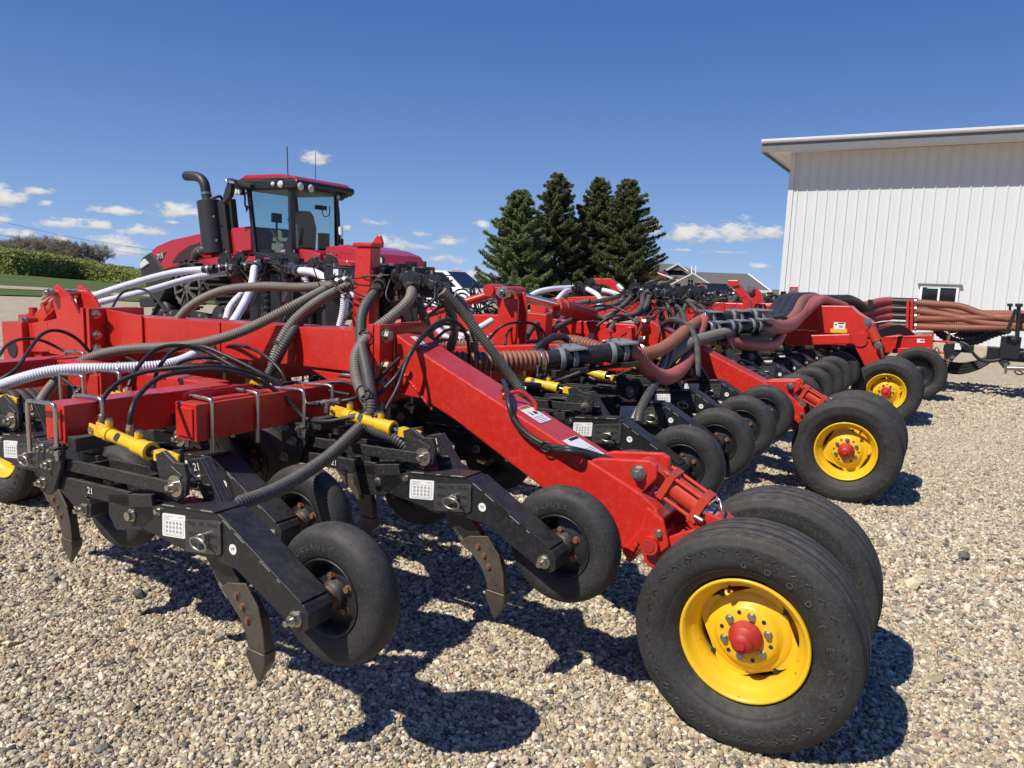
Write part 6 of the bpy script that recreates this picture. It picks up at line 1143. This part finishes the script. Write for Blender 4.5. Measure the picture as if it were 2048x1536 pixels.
# ------------------------------------------------------------------ pickups behind the drill
def pickup(px, py, Y, yaw, body, label, loc_z=None):
    p = aty(px, py, Y); gz = float(ground_z(p[0], p[1])) if loc_z is None else loc_z; t = empty('pickup_truck', (p[0], p[1], gz), yaw); tag(t, label, 'pickup', None)
    mb = MB(); W_ = 1.0
    side = [(0, .55), (.05, .95), (.18, 1.12), (1.35, 1.20), (1.55, 1.22), (5.9, 1.22), (5.95, .6), (5.6, .45), (.3, .42)]
    mb.prism([(-x, z) for x, z in side], -W_, W_); o = mb.build('body', body, t, .06)
    mb = MB(); z0, z1 = 1.21, 1.93; Lb = [(-1.30, .92), (-3.95, .94)]; Lt = [(-2.30, .74), (-3.75, .76)]
    V = [(x, s*w, z0) for x, w in Lb for s in (-1, 1)]+[(x, s*w, z1) for x, w in Lt for s in (-1, 1)]; mb.add(V, [[0, 1, 5, 4], [3, 2, 6, 7], [2, 0, 4, 6], [1, 3, 7, 5], [4, 5, 7, 6]]); mb.build('cabin', body, t, .05)
    mb = MB()
    def inset(a_, b_, c_, d_, s_=.86):
        P = np.array([V[i] for i in (a_, b_, c_, d_)]); c = P.mean(0); n_ = np.cross(P[1]-P[0], P[3]-P[0]); n_ /= np.linalg.norm(n_); Q = c+(P-c)*s_+n_*.018; mb.add(Q, [[0, 1, 2, 3]])
    inset(0, 1, 5, 4, .9); inset(2, 0, 4, 6, .8); inset(1, 3, 7, 5, .8); inset(3, 2, 6, 7, .8); mb.build('window', 'winglass', t)
    mb = MB(); mb.beam((-2.85, -.93, 1.25), (-2.9, -.78, 1.9), .10, .06, (1, 0, 0)); mb.beam((-2.85, .93, 1.25), (-2.9, .78, 1.9), .10, .06, (1, 0, 0)); mb.build('pillar', body, t)
    mb = MB(); mb.box((.0, 0, .98), (.06, 1.25, .30)); 
    for k in range(3): mb.box((.03, 0, .88+k*.10), (.05, 1.2, .03), m=1)
    mb.build('grille', ['ink', 'chrome'], t, .01); mb = MB(); mb.box((.10, 0, .60), (.22, 1.96, .26)); mb.box((.2, 0, .60), (.06, .7, .14), m=1); mb.build('bumper', ['chrome', 'ink'], t, .03)
    mb = MB(); 
    for s in (-1, 1): mb.box((-.04, s*.80, .98), (.14, .30, .26))
    mb.build('headlight', 'lamp', t, .02)
    for x in (-.95, -4.75):
        for s in (-1, 1):
            mb = MB(); mb.lathe([(.24, -.12), (.36, -.12), (.40, -.07), (.40, .07), (.36, .12), (.24, .12)], (x, s*.87, .40), (0, 1, 0), 28); mb.lathe([(.24, -.10*s*-1), (.10, .06*s), (0, .08*s)], (x, s*.87, .40), (0, 1, 0), 24, 1); mb.build('wheel', ['rubber', 'steel'], t)
    mb = MB()
    for s in (-1, 1): mb.box((-1.95, s*1.14, 1.32), (.12, .22, .26)); mb.box((-1.95, s*1.0, 1.26), (.06, .2, .05)); 
    mb.build('mirror', 'matt', t, .02)
    mb = MB()
    for k in (-1, 0, 1): mb.box((-2.25, k*.22, 1.95), (.10, .10, .03))
    mb.build('roof_marker', 'orange', t, .01)
pickup(1000, 636, 31.0, R_(-30), 'white', 'white pickup parked between the tractor and the spruces')
pickup(1452, 604, 40.0, R_(-88), 'black', 'black pickup standing in front of the farmhouse')
# ------------------------------------------------------------------ tongue of the towed seed cart
cart = empty('seed_cart', tuple(m2w((1.2, 13.9, 0))), -AZ); CO = np.array([-1.2, -13.9, 0]); tag(cart, 'black tongue of a towed seed cart with red-brown hoses lying over it', 'cart')
def K(mb, name, mats, bevel=0, parent=None): return mb.build(name, mats, cart if parent is None else parent, bevel, loc=tuple(CO) if parent is None else (0, 0, 0))
h = hitch_c; ac = h[1]; zt_ = h[2]
mb = MB(); mb.prism(px2([(1886, 700), (1888, 690), (1896, 686), (1912, 685), (1922, 686), (1922, 705), (1910, 716), (1904, 724), (1896, 718)], ac-.1), ac-.1, ac+.1); mb.prism([(h[0]+.75, zt_+.06), (h[0]+.75, zt_-.14), (6.0, zt_-.16), (6.0, zt_+.10)], ac-.12, ac+.12); mb.prism([(2.2, zt_-.1), (2.35, zt_-.32), (3.2, zt_-.32), (3.6, zt_-.1)], ac-.13, ac-.10)
mb.box((h[0]+.42, ac, zt_), (.3, .12, .12)); mb.box(ata(2020, 695, ac-.2), (.26, .1, .34)); mb.cyl(ata(1905, 714, ac-.1), ata(1905, 714, ac-.1)-[0, .05, 0], .03, n=10, m=1)
o = K(mb, 'tongue', ['black', 'steel', 'decal'], .01)
mb = MB(); c = ata(1916, 693, ac-.13); mb.box(c, (.09, .004, .10)); K(mb, 'decal', 'decal', 0, o)
mb = MB(); mb.prism(px2([(2034, 613), (2042, 613), (2039, 680), (2030, 680)], ac-.3), ac-.3, ac-.22); mb.prism(px2([(2031, 607), (2046, 607), (2046, 614), (2031, 614)], ac-.32), ac-.34, ac-.18); mb.prism(px2([(2018, 612), (2023, 612), (2021, 640), (2017, 640)], ac+.5), ac+.5, ac+.58); mb.prism(px2([(2015, 607), (2026, 607), (2026, 613), (2015, 613)], ac+.48), ac+.46, ac+.62); mb.beam(ata(2032, 618, ac-.35), ata(2013, 668, ac-.35), .05, .05, (0, 1, 0)); mb.prism(px2([(2020, 676), (2036, 676), (2034, 684), (2022, 684)], ac-.3), ac-.3, ac+.5)
K(mb, 'hose_rack', 'black', .008)
for i, (y0, y1, y2, k) in enumerate(((605, 613, 640, 'brown'), (621, 636, 652, 'brown'), (637, 637, 634, 'brown'), (653, 656, 655, 'brown'), (606, 626, 628, 'brown'), (640, 648, 640, 'brown'), (612, 650, 648, 'dark'))):
    da = .0 if i < 4 else .45; mb = MB(); Pn = [(1830, y0, ac+da), (1870, (y0*2+y1)/3+.5, ac+da), (1920, y1, ac+da), (1975, (y1+y2*2)/3, ac+da), (2048, y2, ac+da-.1), (2120, y2+2, ac+da-.2)]
    mb.tube(spline(P3(Pn), .0065), .060, 12, 0, rib=1, mg=1, depth=.07); K(mb, 'main_hose', HK[k][0])
mb = MB()
for pts, r_ in (([(1870, 655, ac+.3), (1885, 670, ac+.3), (1915, 684, ac+.3), (1950, 682, ac+.3), (1985, 668, ac+.3), (2020, 658, ac+.3)], .07), ([(1895, 655, ac+.6), (1920, 668, ac+.6), (1950, 670, ac+.6), (1985, 662, ac+.6)], .07), ([(1905, 652, ac+.8), (1940, 662, ac+.8), (1975, 655, ac+.8)], .09)): mb.tube(spline(P3(pts), .014), r_, 10, 0, rib=1, mg=1, depth=.14)
K(mb, 'return_hose', ['darkhose', 'darkgroove'])
mb = MB()
for k in range(4): mb.tube(spline(P3([(1858, 690+3*k, ac+.35), (1868, 705+4*k, ac+.3), (1888, 722+6*k, ac+.2), (1918, 728+6*k, ac+.1), (1950, 724+5*k, ac), (1975, 714+4*k, ac), (2000, 705, ac)]), .03), .026, 8)
for k in range(2): mb.tube(spline(P3([(1920, 684, ac-.16), (1935, 690+2*k, ac-.2), (1946, 706, ac-.22), (1962, 719+2*k, ac-.22), (1990, 721+k, ac-.22), (2018, 712, ac-.22), (2048, 704+2*k, ac-.22), (2120, 704, ac-.22)]), .03), .022, 8)
K(mb, 'hydraulic_lines', 'rubhose')
mb = MB(); mb.cyl(ata(2014, 736, ac-.25), ata(2100, 738, ac-.25), .035, n=14); mb.prism(px2([(2008, 728), (2014, 726), (2018, 732), (2013, 748), (2009, 748)], ac-.27), ac-.27, ac-.23, 1); mb.beam(ata(2000, 715, ac-.2), ata(2014, 732, ac-.2), .05, .12, m=2); K(mb, 'jack', ['steel', 'idler', 'matt'], .004)
def chain(P, name='safety_chain'):
    Q = spline(P3(P), .075); mb = MB()
    for i in range(len(Q)-1):
        c = (Q[i]+Q[i+1])/2; d = Q[i+1]-Q[i]; d /= np.linalg.norm(d); s_ = np.cross(d, [0, 0, 1.]); s_ /= np.linalg.norm(s_); u = np.cross(s_, d); w_ = s_ if i % 2 else u
        mb.tube(np.array([c+d*.052*math.cos(t)+w_*.028*math.sin(t) for t in np.linspace(0, 2*pi, 15)]), .010, 6)
    return K(mb, name, 'rust')
chain([(1841, 752, ac-.2), (1850, 762, ac-.2), (1862, 765, ac-.2), (1876, 758, ac-.2), (1886, 745, ac-.2), (1893, 730, ac-.2), (1899, 718, ac-.15)]); chain([(1873, 696, ac-.1), (1875, 708, ac-.1), (1874, 718, ac-.1)]); chain([(1822, 700, ac-.3), (1826, 720, ac-.3), (1832, 740, ac-.3), (1841, 752, ac-.25)]); chain([(2030, 742, ac-.2), (2042, 748, ac-.2), (2060, 745, ac-.2)])
mb = MB(); mb.box((5.8, ac, 1.5), (.3, 1.6, 2.2)) if False else mb.box((6.1, ac, zt_), (.3, 2.4, .3)); K(mb, 'frame_cross_member', 'black', .01)
# red clamp bars and pipe ends of the drill where the cart's hoses couple
mb = MB()
for x in (1813, 1821.5): mb.prism(px2([(x, 599), (x+6, 599), (x+4, 662), (x-2, 662)], ac-.1), ac-.1, ac+.62)
D(mb, 'pipe_clamp', ['red'], .006)
for y in (603, 618, 633, 652):
    p0, p1 = ata(1777, y-1, ac), ata(1834, y+1, ac); mb = MB()
    for o_ in (0, .45): mb.cyl(p0+[0, o_, 0], p1+[0, o_, 0], .058, n=18)
    mb.cyl(ata(1829, y+1, ac), ata(1833, y+1, ac), .072, n=16, m=1); D(mb, 'air_pipe', ['black', 'steel'])
    hose('pink', [(1780, y-1, ac), (1760, y+1, ac-.2), (1735, y+7, ac-.6), (1712, y+12, ac-1.2), (1690, y+14, ac-1.8)], .072, 0)
mb = MB(); mb.prism(px2([(1736, 599), (1745, 599), (1745, 622), (1736, 622)], ac-.8), ac-.8, ac-.72); D(mb, 'hose_strap', 'plastic', .004)
for k in range(6): hose('hyd', [(1745, 665+2*k, ac-1.2), (1775, 655+3*k, ac-.9), (1800, 652+3*k, ac-.6), (1822, 665+2*k, ac-.3), (1835, 680, ac-.2)], .02)
# power lines beyond the hedge
pl = empty('power_line', tuple(aty(0, 450, 150))); tag(pl, 'thin overhead wires crossing the sky above the bare trees', 'power line')
for y0, y1, y2 in ((443, 478, 502), (470, 492, 515)):
    P = [aty(-300, y0-62, 150), aty(0, y0, 150), aty(160, y1, 165), aty(320, y2, 180), aty(700, y2+60, 230)]; mb = MB(); mb.tube(spline(P, 4)-np.array(pl.location), .028, 4); mb.build('wire', 'ink', pl)
